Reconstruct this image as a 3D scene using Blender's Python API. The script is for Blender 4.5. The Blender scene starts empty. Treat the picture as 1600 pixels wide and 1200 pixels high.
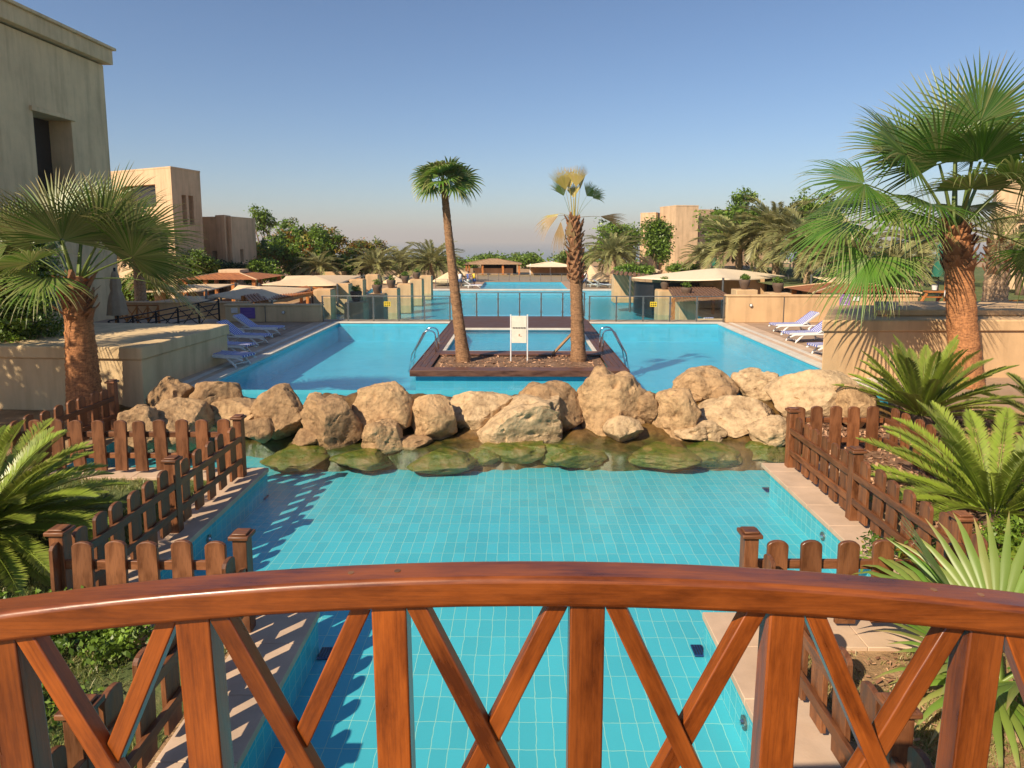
import bpy, bmesh, math, random
import numpy as np
from mathutils import Vector, Matrix, noise as mnoise, Euler
R = math.radians
C = bpy.context.scene.collection
scene = bpy.context.scene
S = 1.2                                   # the place is laid out in units of 1.2 m; scaled once at the end

# ------------------------------------------------------------------ camera
CAMZ, PITCH, YAW, F = 3.2, R(7.0), R(0.66), 1040.0
PY0 = 501.0
cam_d = bpy.data.cameras.new('camera'); cam = bpy.data.objects.new('camera', cam_d); C.objects.link(cam)
cam_d.sensor_width = 36; cam_d.lens = 36 * F / 1600; cam_d.shift_y = -(600 - PY0) / 1600
cam_d.clip_start = 0.05; cam_d.clip_end = 90000
cam.location = (0, 0, CAMZ); cam.rotation_euler = (R(90) - PITCH, 0, YAW)
scene.camera = cam
_F = Vector((-math.sin(YAW) * math.cos(PITCH), math.cos(YAW) * math.cos(PITCH), -math.sin(PITCH)))
_R = Vector((math.cos(YAW), math.sin(YAW), 0)); _U = _R.cross(_F)
def ray(px, py): return _F + _R * ((px - 800) / F) + _U * (-(py - PY0) / F)
def P(px, py, z):                         # survey: the point at height z seen at this place of the photo
    d = ray(px, py); t = (z - CAMZ) / d.z; return Vector((0, 0, CAMZ)) + d * t
def Q(px, py, Y):                         # survey: the point at distance Y
    d = ray(px, py); t = Y / d.y; return Vector((0, 0, CAMZ)) + d * t
def pxm(Y): return (Y + 0.35) / F         # metres per photo pixel at distance Y

# ------------------------------------------------------------------ sky, sun, exposure
w = bpy.data.worlds.new('World'); scene.world = w; w.use_nodes = True
nt = w.node_tree; bg = nt.nodes['Background']
sky = nt.nodes.new('ShaderNodeTexSky'); sky.sky_type = 'NISHITA'; sky.sun_disc = False
TS = Vector((-0.85, -0.95, 1.0)).normalized()          # towards the sun
sky.sun_elevation = math.asin(TS.z); sky.sun_rotation = math.atan2(TS.x, TS.y) % (2 * math.pi)
sky.air_density = 1.0; sky.dust_density = 0.4; sky.ozone_density = 6.0; sky.altitude = 0
nt.links.new(sky.outputs[0], bg.inputs[0]); bg.inputs[1].default_value = 0.083
sl = bpy.data.lights.new('sun', 'SUN'); sl.energy = 5.0; sl.angle = R(0.5); sl.color = (1.0, 0.84, 0.62)
so = bpy.data.objects.new('sun', sl); C.objects.link(so); so.rotation_euler = (-TS).to_track_quat('-Z', 'Y').to_euler(); so.location = (-20, -20, 30)
scene.view_settings.view_transform = 'Standard'; scene.view_settings.look = 'None'
scene.view_settings.exposure = 0.5; scene.view_settings.gamma = 1.0
scene.render.engine = 'CYCLES'
cy = scene.cycles; cy.use_denoising = True; cy.max_bounces = 8; cy.diffuse_bounces = 3; cy.glossy_bounces = 3
cy.transparent_max_bounces = 24; cy.transmission_bounces = 4; cy.caustics_reflective = False; cy.caustics_refractive = False
cy.volume_bounces = 0

# ------------------------------------------------------------------ materials
def mat(name):
    m = bpy.data.materials.new(name); m.use_nodes = True
    n = m.node_tree; b = n.nodes['Principled BSDF']; return m, n, b
def N(n, t, **k):
    x = n.nodes.new(t)
    for a, v in k.items(): setattr(x, a, v)
    return x
def ramp(n, pts):
    r = N(n, 'ShaderNodeValToRGB'); e = r.color_ramp.elements
    while len(e) > 1: e.remove(e[-1])
    e[0].position = pts[0][0]; e[0].color = (*pts[0][1], 1)
    for p, c in pts[1:]:
        q = e.new(p); q.color = (*c, 1)
    return r
def noise_n(n, scale, detail=4, rough=0.55, coord='Object', mscale=None):
    tc = N(n, 'ShaderNodeTexCoord'); t = N(n, 'ShaderNodeTexNoise'); t.inputs['Scale'].default_value = scale
    t.inputs['Detail'].default_value = detail; t.inputs['Roughness'].default_value = rough
    if mscale:
        mp = N(n, 'ShaderNodeMapping'); mp.inputs['Scale'].default_value = mscale
        n.links.new(tc.outputs[coord], mp.inputs[0]); n.links.new(mp.outputs[0], t.inputs[0])
    else: n.links.new(tc.outputs[coord], t.inputs[0])
    return t
def bump(n, b, h, strength=0.3, dist=0.02):
    u = N(n, 'ShaderNodeBump'); u.inputs['Strength'].default_value = strength; u.inputs['Distance'].default_value = dist
    n.links.new(h, u.inputs['Height']); n.links.new(u.outputs[0], b.inputs['Normal']); return u
def mul(c, k): return tuple(min(1, x * k) for x in c)
def mottled(name, c, rough=0.85, scale=3, lo=0.8, hi=1.15, bs=0.25, bscale=40, bd=0.01, coord='Object'):
    m, n, b = mat(name); t = noise_n(n, scale, 6, 0.6, coord)
    r = ramp(n, [(0.3, mul(c, lo)), (0.7, mul(c, hi))]); n.links.new(t.outputs[0], r.inputs[0]); n.links.new(r.outputs[0], b.inputs[0])
    t2 = noise_n(n, bscale, 3, 0.6, coord); bump(n, b, t2.outputs[0], bs, bd); b.inputs['Roughness'].default_value = rough
    return m
def plaster(name, c):
    m, n, b = mat(name)
    t = noise_n(n, 0.9, 7, 0.65); r = ramp(n, [(0.3, mul(c, 0.84)), (0.55, c), (0.75, mul(c, 1.1))]); n.links.new(t.outputs[0], r.inputs[0])
    st = noise_n(n, 1.0, 5, 0.6, 'Object', (3.2, 3.2, 0.35)); r2 = ramp(n, [(0.33, (0.70, 0.67, 0.64)), (0.5, (0.95, 0.94, 0.93)), (0.62, (1.03, 1.02, 1.0))]); n.links.new(st.outputs[0], r2.inputs[0])
    mx = N(n, 'ShaderNodeMixRGB', blend_type='MULTIPLY'); mx.inputs[0].default_value = 0.7
    n.links.new(r.outputs[0], mx.inputs[1]); n.links.new(r2.outputs[0], mx.inputs[2]); n.links.new(mx.outputs[0], b.inputs[0])
    t2 = noise_n(n, 30, 5, 0.7); bump(n, b, t2.outputs[0], 0.35, 0.012); b.inputs['Roughness'].default_value = 0.9; return m
def wood(name, c1, c2, rough=0.35, coat=0.35, lscale=1.5):
    m, n, b = mat(name); t = noise_n(n, 7, 8, 0.7, 'UV', (lscale * 0.7, 22, 1))
    r = ramp(n, [(0.30, tuple((p + q) / 2 for p, q in zip(c1, c2))), (0.5, c1), (0.72, mul(c1, 1.22))]); n.links.new(t.outputs[0], r.inputs[0])
    t3 = noise_n(n, 3.4, 7, 0.66, 'UV', (0.8, 3.2, 1)); r3 = ramp(n, [(0.34, (0.25, 0.19, 0.16)), (0.46, (0.72, 0.66, 0.60)), (0.60, (1.18, 1.16, 1.05))]); n.links.new(t3.outputs[0], r3.inputs[0])
    mx = N(n, 'ShaderNodeMixRGB', blend_type='MULTIPLY'); mx.inputs[0].default_value = 0.85
    n.links.new(r.outputs[0], mx.inputs[1]); n.links.new(r3.outputs[0], mx.inputs[2])
    oi = N(n, 'ShaderNodeObjectInfo'); mr = N(n, 'ShaderNodeMapRange'); mr.inputs['To Min'].default_value = 0.72; mr.inputs['To Max'].default_value = 1.28; n.links.new(oi.outputs['Random'], mr.inputs[0])
    hs = N(n, 'ShaderNodeHueSaturation'); n.links.new(mr.outputs[0], hs.inputs['Value']); n.links.new(mx.outputs[0], hs.inputs['Color']); n.links.new(hs.outputs[0], b.inputs[0])
    rr = ramp(n, [(0.3, (rough * 0.7,) * 3), (0.7, (rough * 1.5,) * 3)]); n.links.new(t3.outputs[0], rr.inputs[0]); n.links.new(rr.outputs[0], b.inputs['Roughness'])
    b.inputs['Coat Weight'].default_value = coat; b.inputs['Coat Roughness'].default_value = 0.25
    bump(n, b, t.outputs[0], 0.18, 0.004); return m
def plain(name, c, rough=0.5, metal=0.0):
    m, n, b = mat(name); t = noise_n(n, 6, 3); r = ramp(n, [(0.3, mul(c, 0.88)), (0.7, mul(c, 1.08))])
    n.links.new(t.outputs[0], r.inputs[0]); n.links.new(r.outputs[0], b.inputs[0]); b.inputs['Roughness'].default_value = rough; b.inputs['Metallic'].default_value = metal
    return m
def tile(name, c, grout, tw, th, mort=0.004, rough=0.25):
    m, n, b = mat(name); uv = N(n, 'ShaderNodeTexCoord'); br = N(n, 'ShaderNodeTexBrick'); br.offset = 0.0; br.squash = 1.0
    br.inputs['Scale'].default_value = 1; br.inputs['Brick Width'].default_value = tw; br.inputs['Row Height'].default_value = th
    br.inputs['Mortar Size'].default_value = mort; br.inputs['Mortar Smooth'].default_value = 0.4; br.inputs['Bias'].default_value = 0
    br.inputs['Color1'].default_value = (*mul(c, 0.93), 1); br.inputs['Color2'].default_value = (*mul(c, 1.06), 1); br.inputs['Mortar'].default_value = (*grout, 1)
    t = noise_n(n, 5.0, 4, 0.6, 'UV'); vm = N(n, 'ShaderNodeVectorMath', operation='SCALE'); vm.inputs['Scale'].default_value = 0.032
    sub = N(n, 'ShaderNodeVectorMath', operation='SUBTRACT'); sub.inputs[1].default_value = (0.5, 0.5, 0.5)
    n.links.new(t.outputs['Color'], sub.inputs[0]); n.links.new(sub.outputs[0], vm.inputs[0])
    ad = N(n, 'ShaderNodeVectorMath', operation='ADD'); n.links.new(uv.outputs['UV'], ad.inputs[0]); n.links.new(vm.outputs[0], ad.inputs[1])
    n.links.new(ad.outputs[0], br.inputs['Vector'])
    t2 = noise_n(n, 0.7, 5, 0.6, 'Object'); r = ramp(n, [(0.3, (0.86, 0.9, 0.92)), (0.7, (1.0, 1.0, 1.0))]); n.links.new(t2.outputs[0], r.inputs[0])
    mx = N(n, 'ShaderNodeMixRGB', blend_type='MULTIPLY'); mx.inputs[0].default_value = 1.0
    n.links.new(br.outputs[0], mx.inputs[1]); n.links.new(r.outputs[0], mx.inputs[2]); n.links.new(mx.outputs[0], b.inputs[0])
    b.inputs['Roughness'].default_value = rough; return m
def fres(n, normal=None, f0=0.02):
    g = N(n, 'ShaderNodeNewGeometry'); d = N(n, 'ShaderNodeVectorMath', operation='DOT_PRODUCT')
    n.links.new(normal if normal else g.outputs['Normal'], d.inputs[0]); n.links.new(g.outputs['Incoming'], d.inputs[1])
    a = N(n, 'ShaderNodeMath', operation='ABSOLUTE'); n.links.new(d.outputs['Value'], a.inputs[0])
    s_ = N(n, 'ShaderNodeMath', operation='SUBTRACT', use_clamp=True); s_.inputs[0].default_value = 1; n.links.new(a.outputs[0], s_.inputs[1])
    p = N(n, 'ShaderNodeMath', operation='POWER'); p.inputs[1].default_value = 5; n.links.new(s_.outputs[0], p.inputs[0])
    m = N(n, 'ShaderNodeMath', operation='MULTIPLY_ADD'); m.inputs[1].default_value = 1 - f0; m.inputs[2].default_value = f0; n.links.new(p.outputs[0], m.inputs[0])
    c = N(n, 'ShaderNodeMath', operation='MINIMUM'); c.inputs[1].default_value = 0.34; n.links.new(m.outputs[0], c.inputs[0]); return c
def water(name, tint, bscale=5.0, bst=0.25):
    m, n, b = mat(name); n.nodes.remove(b); out = n.nodes['Material Output']
    tr = N(n, 'ShaderNodeBsdfTransparent'); tr.inputs[0].default_value = (*tint, 1)
    gl = N(n, 'ShaderNodeBsdfGlossy'); gl.inputs['Roughness'].default_value = 0.03
    mx = N(n, 'ShaderNodeMixShader')
    t = noise_n(n, bscale, 4, 0.6, 'Object', (1, 1.7, 1)); t2 = noise_n(n, bscale * 4, 3, 0.6, 'Object', (1, 1.7, 1))
    ad = N(n, 'ShaderNodeMath', operation='MULTIPLY_ADD'); ad.inputs[1].default_value = 0.25
    n.links.new(t2.outputs[0], ad.inputs[0]); n.links.new(t.outputs[0], ad.inputs[2])
    u = N(n, 'ShaderNodeBump'); u.inputs['Strength'].default_value = bst; u.inputs['Distance'].default_value = 0.03; n.links.new(ad.outputs[0], u.inputs['Height'])
    n.links.new(u.outputs[0], gl.inputs['Normal']); fr = fres(n, u.outputs[0])
    n.links.new(fr.outputs[0], mx.inputs[0]); n.links.new(tr.outputs[0], mx.inputs[1]); n.links.new(gl.outputs[0], mx.inputs[2]); n.links.new(mx.outputs[0], out.inputs[0])
    return m
def glass(name, tint):
    m, n, b = mat(name); n.nodes.remove(b); out = n.nodes['Material Output']
    tr = N(n, 'ShaderNodeBsdfTransparent'); tr.inputs[0].default_value = (*tint, 1)
    gl = N(n, 'ShaderNodeBsdfGlossy'); gl.inputs['Roughness'].default_value = 0.05
    fr = fres(n, None, 0.04); mx = N(n, 'ShaderNodeMixShader')
    n.links.new(fr.outputs[0], mx.inputs[0]); n.links.new(tr.outputs[0], mx.inputs[1]); n.links.new(gl.outputs[0], mx.inputs[2]); n.links.new(mx.outputs[0], out.inputs[0])
    return m
def leaf(name, c1, c2, dry=(0.45, 0.33, 0.13), trans=0.25, rough=0.45):
    # attribute tone: 0..1 leaf colour, 'dry': 0..1 withered tips
    m, n, b = mat(name); out = n.nodes['Material Output']
    a = N(n, 'ShaderNodeAttribute'); a.attribute_name = 'tone'; r = ramp(n, [(0.0, c1), (0.6, c2), (1.0, mul(c2, 1.5))]); n.links.new(a.outputs['Fac'], r.inputs[0])
    d = N(n, 'ShaderNodeAttribute'); d.attribute_name = 'dry'; mx = N(n, 'ShaderNodeMixRGB'); mx.inputs[2].default_value = (*dry, 1)
    n.links.new(d.outputs['Fac'], mx.inputs[0]); n.links.new(r.outputs[0], mx.inputs[1]); n.links.new(mx.outputs[0], b.inputs[0])
    b.inputs['Roughness'].default_value = rough
    tl = N(n, 'ShaderNodeBsdfTranslucent'); hs = N(n, 'ShaderNodeHueSaturation'); hs.inputs['Value'].default_value = 1.5; hs.inputs['Hue'].default_value = 0.485
    n.links.new(mx.outputs[0], hs.inputs['Color']); n.links.new(hs.outputs[0], tl.inputs[0])
    ms = N(n, 'ShaderNodeMixShader'); ms.inputs[0].default_value = trans
    n.links.new(b.outputs[0], ms.inputs[1]); n.links.new(tl.outputs[0], ms.inputs[2]); n.links.new(ms.outputs[0], out.inputs[0])
    return m
M = {}
M['plaster'] = plaster('sand_plaster', (0.64, 0.42, 0.225))
M['plaster_dull'] = plaster('khaki_plaster', (0.72, 0.53, 0.30))
M['plaster_far'] = plaster('pale_sand_plaster', (0.66, 0.46, 0.28))
M['wood_rail'] = wood('varnished_red_wood', (0.27, 0.068, 0.009), (0.085, 0.018, 0.003), 0.33, 0.3, 0.9)
M['wood_picket'] = wood('brown_stained_wood', (0.20, 0.076, 0.029), (0.08, 0.028, 0.012), 0.5, 0.1)
M['wood_orange'] = wood('orange_wood', (0.45, 0.17, 0.04), (0.25, 0.09, 0.02), 0.5, 0.1)
M['deck_wood'] = wood('dark_deck_boards', (0.115, 0.05, 0.03), (0.055, 0.025, 0.018), 0.5, 0.05)
M['tile_low'] = tile('turquoise_tile', (0.085, 0.50, 0.60), (0.40, 0.68, 0.56), 0.126, 0.27, 0.0032)
M['tile_up'] = tile('blue_tile', (0.085, 0.50, 0.66), (0.16, 0.55, 0.68), 0.25, 0.13, 0.004)
M['tile_wall'] = tile('wall_tile', (0.09, 0.50, 0.60), (0.42, 0.70, 0.62), 0.13, 0.13, 0.004)
M['water_low'] = water('clear_water', (0.90, 0.985, 0.985), 5, 0.42)
M['water_up'] = water('blue_water', (0.86, 0.98, 1.0), 4, 0.36)
M['coping'] = mottled('pink_stone_coping', (0.56, 0.40, 0.28), 0.75, 2.5, 0.82, 1.12, 0.3, 50, 0.005)
M['white_stone'] = mottled('white_stone', (0.62, 0.56, 0.48), 0.7, 3, 0.85, 1.1, 0.2)
M['deck_stone'] = mottled('brown_deck_stone', (0.36, 0.24, 0.16), 0.8, 2, 0.85, 1.15, 0.2)
M['glass'] = glass('barrier_glass', (0.86, 0.93, 0.93))
M['steel'] = plain('brushed_steel', (0.22, 0.22, 0.21), 0.4, 0.8)
M['chrome'] = plain('chrome', (0.75, 0.75, 0.75), 0.12, 1.0)
M['dark_metal'] = plain('dark_metal', (0.03, 0.03, 0.035), 0.45, 0.5)
M['white'] = plain('white_plastic', (0.75, 0.74, 0.72), 0.4)
M['board'] = plain('ivory_board', (0.78, 0.72, 0.60), 0.5)
M['purple'] = plain('purple_sign', (0.16, 0.09, 0.36), 0.5)
M['violet'] = plain('violet_sign', (0.30, 0.17, 0.42), 0.5)
M['yellow'] = plain('yellow_sign', (0.75, 0.52, 0.02), 0.5)
M['black'] = plain('black_print', (0.02, 0.02, 0.02), 0.6)
M['cloth'] = mottled('cream_canvas', (0.72, 0.53, 0.33), 0.9, 4, 0.93, 1.06, 0.1)
M['cloth_white'] = mottled('ivory_canvas', (0.74, 0.60, 0.42), 0.9, 4, 0.95, 1.05, 0.1)
M['cloth_beige'] = mottled('beige_canvas', (0.42, 0.32, 0.21), 0.9, 6, 0.85, 1.1, 0.2)
M['cloth_green'] = mottled('green_canvas', (0.02, 0.14, 0.09), 0.9, 6, 0.85, 1.1, 0.2)
M['roof_tile'] = wood('brown_shingle', (0.30, 0.11, 0.04), (0.17, 0.06, 0.025), 0.8, 0.0, 10)
M['thatch'] = wood('thatch', (0.42, 0.27, 0.16), (0.25, 0.15, 0.09), 0.9, 0.0, 10)
M['slat_brown'] = wood('weathered_slats', (0.24, 0.12, 0.065), (0.12, 0.06, 0.03), 0.8, 0.0)
M['dark'] = plain('interior_shade', (0.03, 0.025, 0.02), 0.8)  # near-black colour standing in for the shade inside the bars
M['window'] = plain('dark_window', (0.035, 0.03, 0.028), 0.25)
M['drain'] = plain('drain_blue', (0.01, 0.03, 0.12), 0.4)
M['pot'] = plain('dark_clay_pot', (0.12, 0.075, 0.05), 0.8)
M['terracotta'] = plain('terracotta', (0.45, 0.25, 0.14), 0.8)
M['skin'] = plain('skin', (0.45, 0.25, 0.16), 0.6)
M['hair'] = plain('dark_hair', (0.02, 0.015, 0.01), 0.7)
M['red'] = plain('red_cloth', (0.45, 0.05, 0.05), 0.8); M['blue'] = plain('blue_cloth', (0.06, 0.12, 0.35), 0.8)
M['fan'] = leaf('fan_palm_leaf', (0.010, 0.050, 0.010), (0.090, 0.205, 0.022), dry=(0.42, 0.34, 0.16), trans=0.28, rough=0.36)
M['fan_yellow'] = leaf('yellowed_palm_leaf', (0.10, 0.12, 0.018), (0.36, 0.31, 0.045), dry=(0.44, 0.30, 0.14), trans=0.15)
M['fan_dry'] = leaf('withered_palm_leaf', (0.14, 0.10, 0.04), (0.28, 0.19, 0.08), dry=(0.36, 0.23, 0.10), trans=0.1)
M['fan_near'] = leaf('bright_fan_leaf', (0.07, 0.16, 0.02), (0.14, 0.27, 0.035), rough=0.4)
M['cycad'] = leaf('cycad_leaf', (0.020, 0.062, 0.008), (0.17, 0.24, 0.024), rough=0.36, trans=0.2)
M['date'] = leaf('date_palm_leaf', (0.10, 0.13, 0.045), (0.28, 0.29, 0.11), dry=(0.42, 0.30, 0.16))
M['tree'] = leaf('tree_leaf', (0.032, 0.075, 0.010), (0.15, 0.24, 0.024), dry=(0.34, 0.12, 0.02))
M['tree_dark'] = leaf('dark_tree_leaf', (0.012, 0.038, 0.010), (0.05, 0.10, 0.018), dry=(0.2, 0.16, 0.05))
M['grass'] = leaf('grass_blade', (0.06, 0.11, 0.02), (0.17, 0.22, 0.05), dry=(0.42, 0.33, 0.15))
M['mulch'] = leaf('mulch_chip', (0.20, 0.09, 0.05), (0.42, 0.24, 0.14), trans=0.0, rough=0.9)
M['bark'] = mottled('bark', (0.16, 0.10, 0.06), 0.9, 6, 0.6, 1.3, 0.6, 25, 0.03)
def fibre(name, c1, c2, bands):
    m, n, b = mat(name); t = noise_n(n, 5, 6, 0.65, 'Object', (3, 3, bands)); t2 = noise_n(n, 14, 4, 0.6, 'Object', (3, 3, 0.6))
    ad = N(n, 'ShaderNodeMath', operation='MULTIPLY_ADD'); ad.inputs[1].default_value = 0.45; n.links.new(t2.outputs[0], ad.inputs[0]); n.links.new(t.outputs[0], ad.inputs[2])
    r = ramp(n, [(0.5, c2), (0.72, c1), (0.95, mul(c1, 1.6))]); n.links.new(ad.outputs[0], r.inputs[0]); n.links.new(r.outputs[0], b.inputs[0])
    bump(n, b, ad.outputs[0], 0.7, 0.03); b.inputs['Roughness'].default_value = 0.85; return m
M['trunk_red'] = fibre('red_fibre_trunk', (0.40, 0.17, 0.065), (0.15, 0.055, 0.022), 7)
M['trunk_tan'] = fibre('tan_ringed_trunk', (0.27, 0.145, 0.07), (0.10, 0.05, 0.025), 9)
M['trunk_date'] = fibre('grey_scaled_trunk', (0.42, 0.28, 0.17), (0.20, 0.12, 0.07), 5)
M['boot'] = plain('old_leaf_base', (0.28, 0.13, 0.06), 0.85)
def rockmat(name, c, c2):
    m, n, b = mat(name); t = noise_n(n, 2.2, 8, 0.68); r = ramp(n, [(0.28, c2), (0.48, c), (0.72, mul(c, 1.22))]); n.links.new(t.outputs[0], r.inputs[0])
    t2 = noise_n(n, 9, 8, 0.75); r2 = ramp(n, [(0.34, (0.36, 0.27, 0.2)), (0.46, (0.85, 0.8, 0.75)), (0.6, (1.08, 1.05, 1.0))]); n.links.new(t2.outputs[0], r2.inputs[0])
    mx = N(n, 'ShaderNodeMixRGB', blend_type='MULTIPLY'); mx.inputs[0].default_value = 0.65
    n.links.new(r.outputs[0], mx.inputs[1]); n.links.new(r2.outputs[0], mx.inputs[2]); n.links.new(mx.outputs[0], b.inputs[0])
    vo = N(n, 'ShaderNodeTexVoronoi'); vo.inputs['Scale'].default_value = 14; tc = N(n, 'ShaderNodeTexCoord'); n.links.new(tc.outputs['Object'], vo.inputs[0])
    ad = N(n, 'ShaderNodeMath', operation='MULTIPLY_ADD'); ad.inputs[1].default_value = 0.3; n.links.new(vo.outputs[0], ad.inputs[0]); n.links.new(t2.outputs[0], ad.inputs[2])
    bump(n, b, ad.outputs[0], 0.95, 0.07); b.inputs['Roughness'].default_value = 0.8; return m
M['rock'] = rockmat('golden_sandstone', (0.53, 0.345, 0.18), (0.27, 0.155, 0.07))
M['rock_brown'] = rockmat('brown_sandstone', (0.39, 0.245, 0.125), (0.19, 0.11, 0.05))
M['rock_pale'] = rockmat('pale_sandstone', (0.60, 0.43, 0.25), (0.36, 0.23, 0.12))
def moss_m():
    m, n, b = mat('mossy_stone'); t = noise_n(n, 3.5, 8, 0.7); r = ramp(n, [(0.32, (0.018, 0.035, 0.005)), (0.44, (0.09, 0.12, 0.010)), (0.54, (0.17, 0.14, 0.03)), (0.66, (0.30, 0.19, 0.08))]); n.links.new(t.outputs[0], r.inputs[0]); n.links.new(r.outputs[0], b.inputs[0])
    t2 = noise_n(n, 12, 6, 0.7); bump(n, b, t2.outputs[0], 0.8, 0.05); b.inputs['Roughness'].default_value = 0.35; return m
M['moss'] = moss_m()
def ledge_m():
    m, n, b = mat('wet_mossy_stone'); g = N(n, 'ShaderNodeTexCoord'); sp = N(n, 'ShaderNodeSeparateXYZ'); n.links.new(g.outputs['Object'], sp.inputs[0])
    t = noise_n(n, 1.1, 6, 0.6); t3 = noise_n(n, 9, 6, 0.7)
    base = ramp(n, [(0.3, (0.06, 0.032, 0.009)), (0.6, (0.17, 0.095, 0.03)), (0.8, (0.27, 0.16, 0.06))]); n.links.new(t3.outputs[0], base.inputs[0])
    moss = ramp(n, [(0.3, (0.006, 0.016, 0.003)), (0.7, (0.055, 0.085, 0.008))]); n.links.new(t3.outputs[0], moss.inputs[0])
    mr = N(n, 'ShaderNodeMapRange'); mr.inputs['From Min'].default_value = 0.02; mr.inputs['From Max'].default_value = -0.14; n.links.new(sp.outputs[2], mr.inputs[0])
    r = ramp(n, [(0.44, (0, 0, 0)), (0.56, (1, 1, 1))]); n.links.new(t.outputs[0], r.inputs[0])
    mu = N(n, 'ShaderNodeMath', operation='MULTIPLY'); n.links.new(mr.outputs[0], mu.inputs[0]); n.links.new(r.outputs[0], mu.inputs[1])
    mx = N(n, 'ShaderNodeMixRGB'); n.links.new(mu.outputs[0], mx.inputs[0]); n.links.new(base.outputs[0], mx.inputs[1]); n.links.new(moss.outputs[0], mx.inputs[2])
    n.links.new(mx.outputs[0], b.inputs[0]); bump(n, b, t3.outputs[0], 0.6, 0.04); b.inputs['Roughness'].default_value = 0.35; return m
M['ledge'] = ledge_m()
def soil(name, cols, scale=2.2):
    m, n, b = mat(name); t = noise_n(n, scale, 8, 0.7); r = ramp(n, cols); n.links.new(t.outputs[0], r.inputs[0]); n.links.new(r.outputs[0], b.inputs[0])
    t2 = noise_n(n, 22, 6, 0.7); bump(n, b, t2.outputs[0], 0.8, 0.04); b.inputs['Roughness'].default_value = 0.95; return m
M['dirt'] = soil('dry_earth', [(0.3, (0.20, 0.12, 0.05)), (0.5, (0.38, 0.235, 0.12)), (0.7, (0.50, 0.33, 0.18))])
M['lawn'] = soil('lawn', [(0.3, (0.05, 0.08, 0.02)), (0.5, (0.10, 0.13, 0.035)), (0.7, (0.20, 0.18, 0.07))])
M['bed'] = soil('planting_soil', [(0.3, (0.10, 0.055, 0.03)), (0.5, (0.20, 0.11, 0.06)), (0.7, (0.33, 0.2, 0.12))], 5)
M['land'] = soil('arid_land', [(0.3, (0.22, 0.17, 0.10)), (0.6, (0.40, 0.30, 0.19))], 0.05)
M['hill'] = soil('bare_hill', [(0.3, (0.30, 0.22, 0.15)), (0.6, (0.42, 0.32, 0.23))], 0.0006)
def sea_m():
    m, n, b = mat('sea_water'); b.inputs[0].default_value = (0.10, 0.16, 0.20, 1); b.inputs['Roughness'].default_value = 0.35
    t = noise_n(n, 0.02, 5, 0.6); bump(n, b, t.outputs[0], 0.4, 3.0); return m
M['sea'] = sea_m()
def stripes():
    m, n, b = mat('blue_white_stripes'); uv = N(n, 'ShaderNodeTexCoord'); sp = N(n, 'ShaderNodeSeparateXYZ'); n.links.new(uv.outputs['UV'], sp.inputs[0])
    a = N(n, 'ShaderNodeMath', operation='MULTIPLY'); a.inputs[1].default_value = 9.5; n.links.new(sp.outputs[0], a.inputs[0])
    f = N(n, 'ShaderNodeMath', operation='FRACT'); n.links.new(a.outputs[0], f.inputs[0])
    g = N(n, 'ShaderNodeMath', operation='GREATER_THAN'); g.inputs[1].default_value = 0.42; n.links.new(f.outputs[0], g.inputs[0])
    mx = N(n, 'ShaderNodeMixRGB'); mx.inputs[1].default_value = (0.72, 0.72, 0.74, 1); mx.inputs[2].default_value = (0.07, 0.08, 0.42, 1)
    n.links.new(g.outputs[0], mx.inputs[0]); n.links.new(mx.outputs[0], b.inputs[0]); b.inputs['Roughness'].default_value = 0.85; return m
M['stripes'] = stripes()

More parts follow.
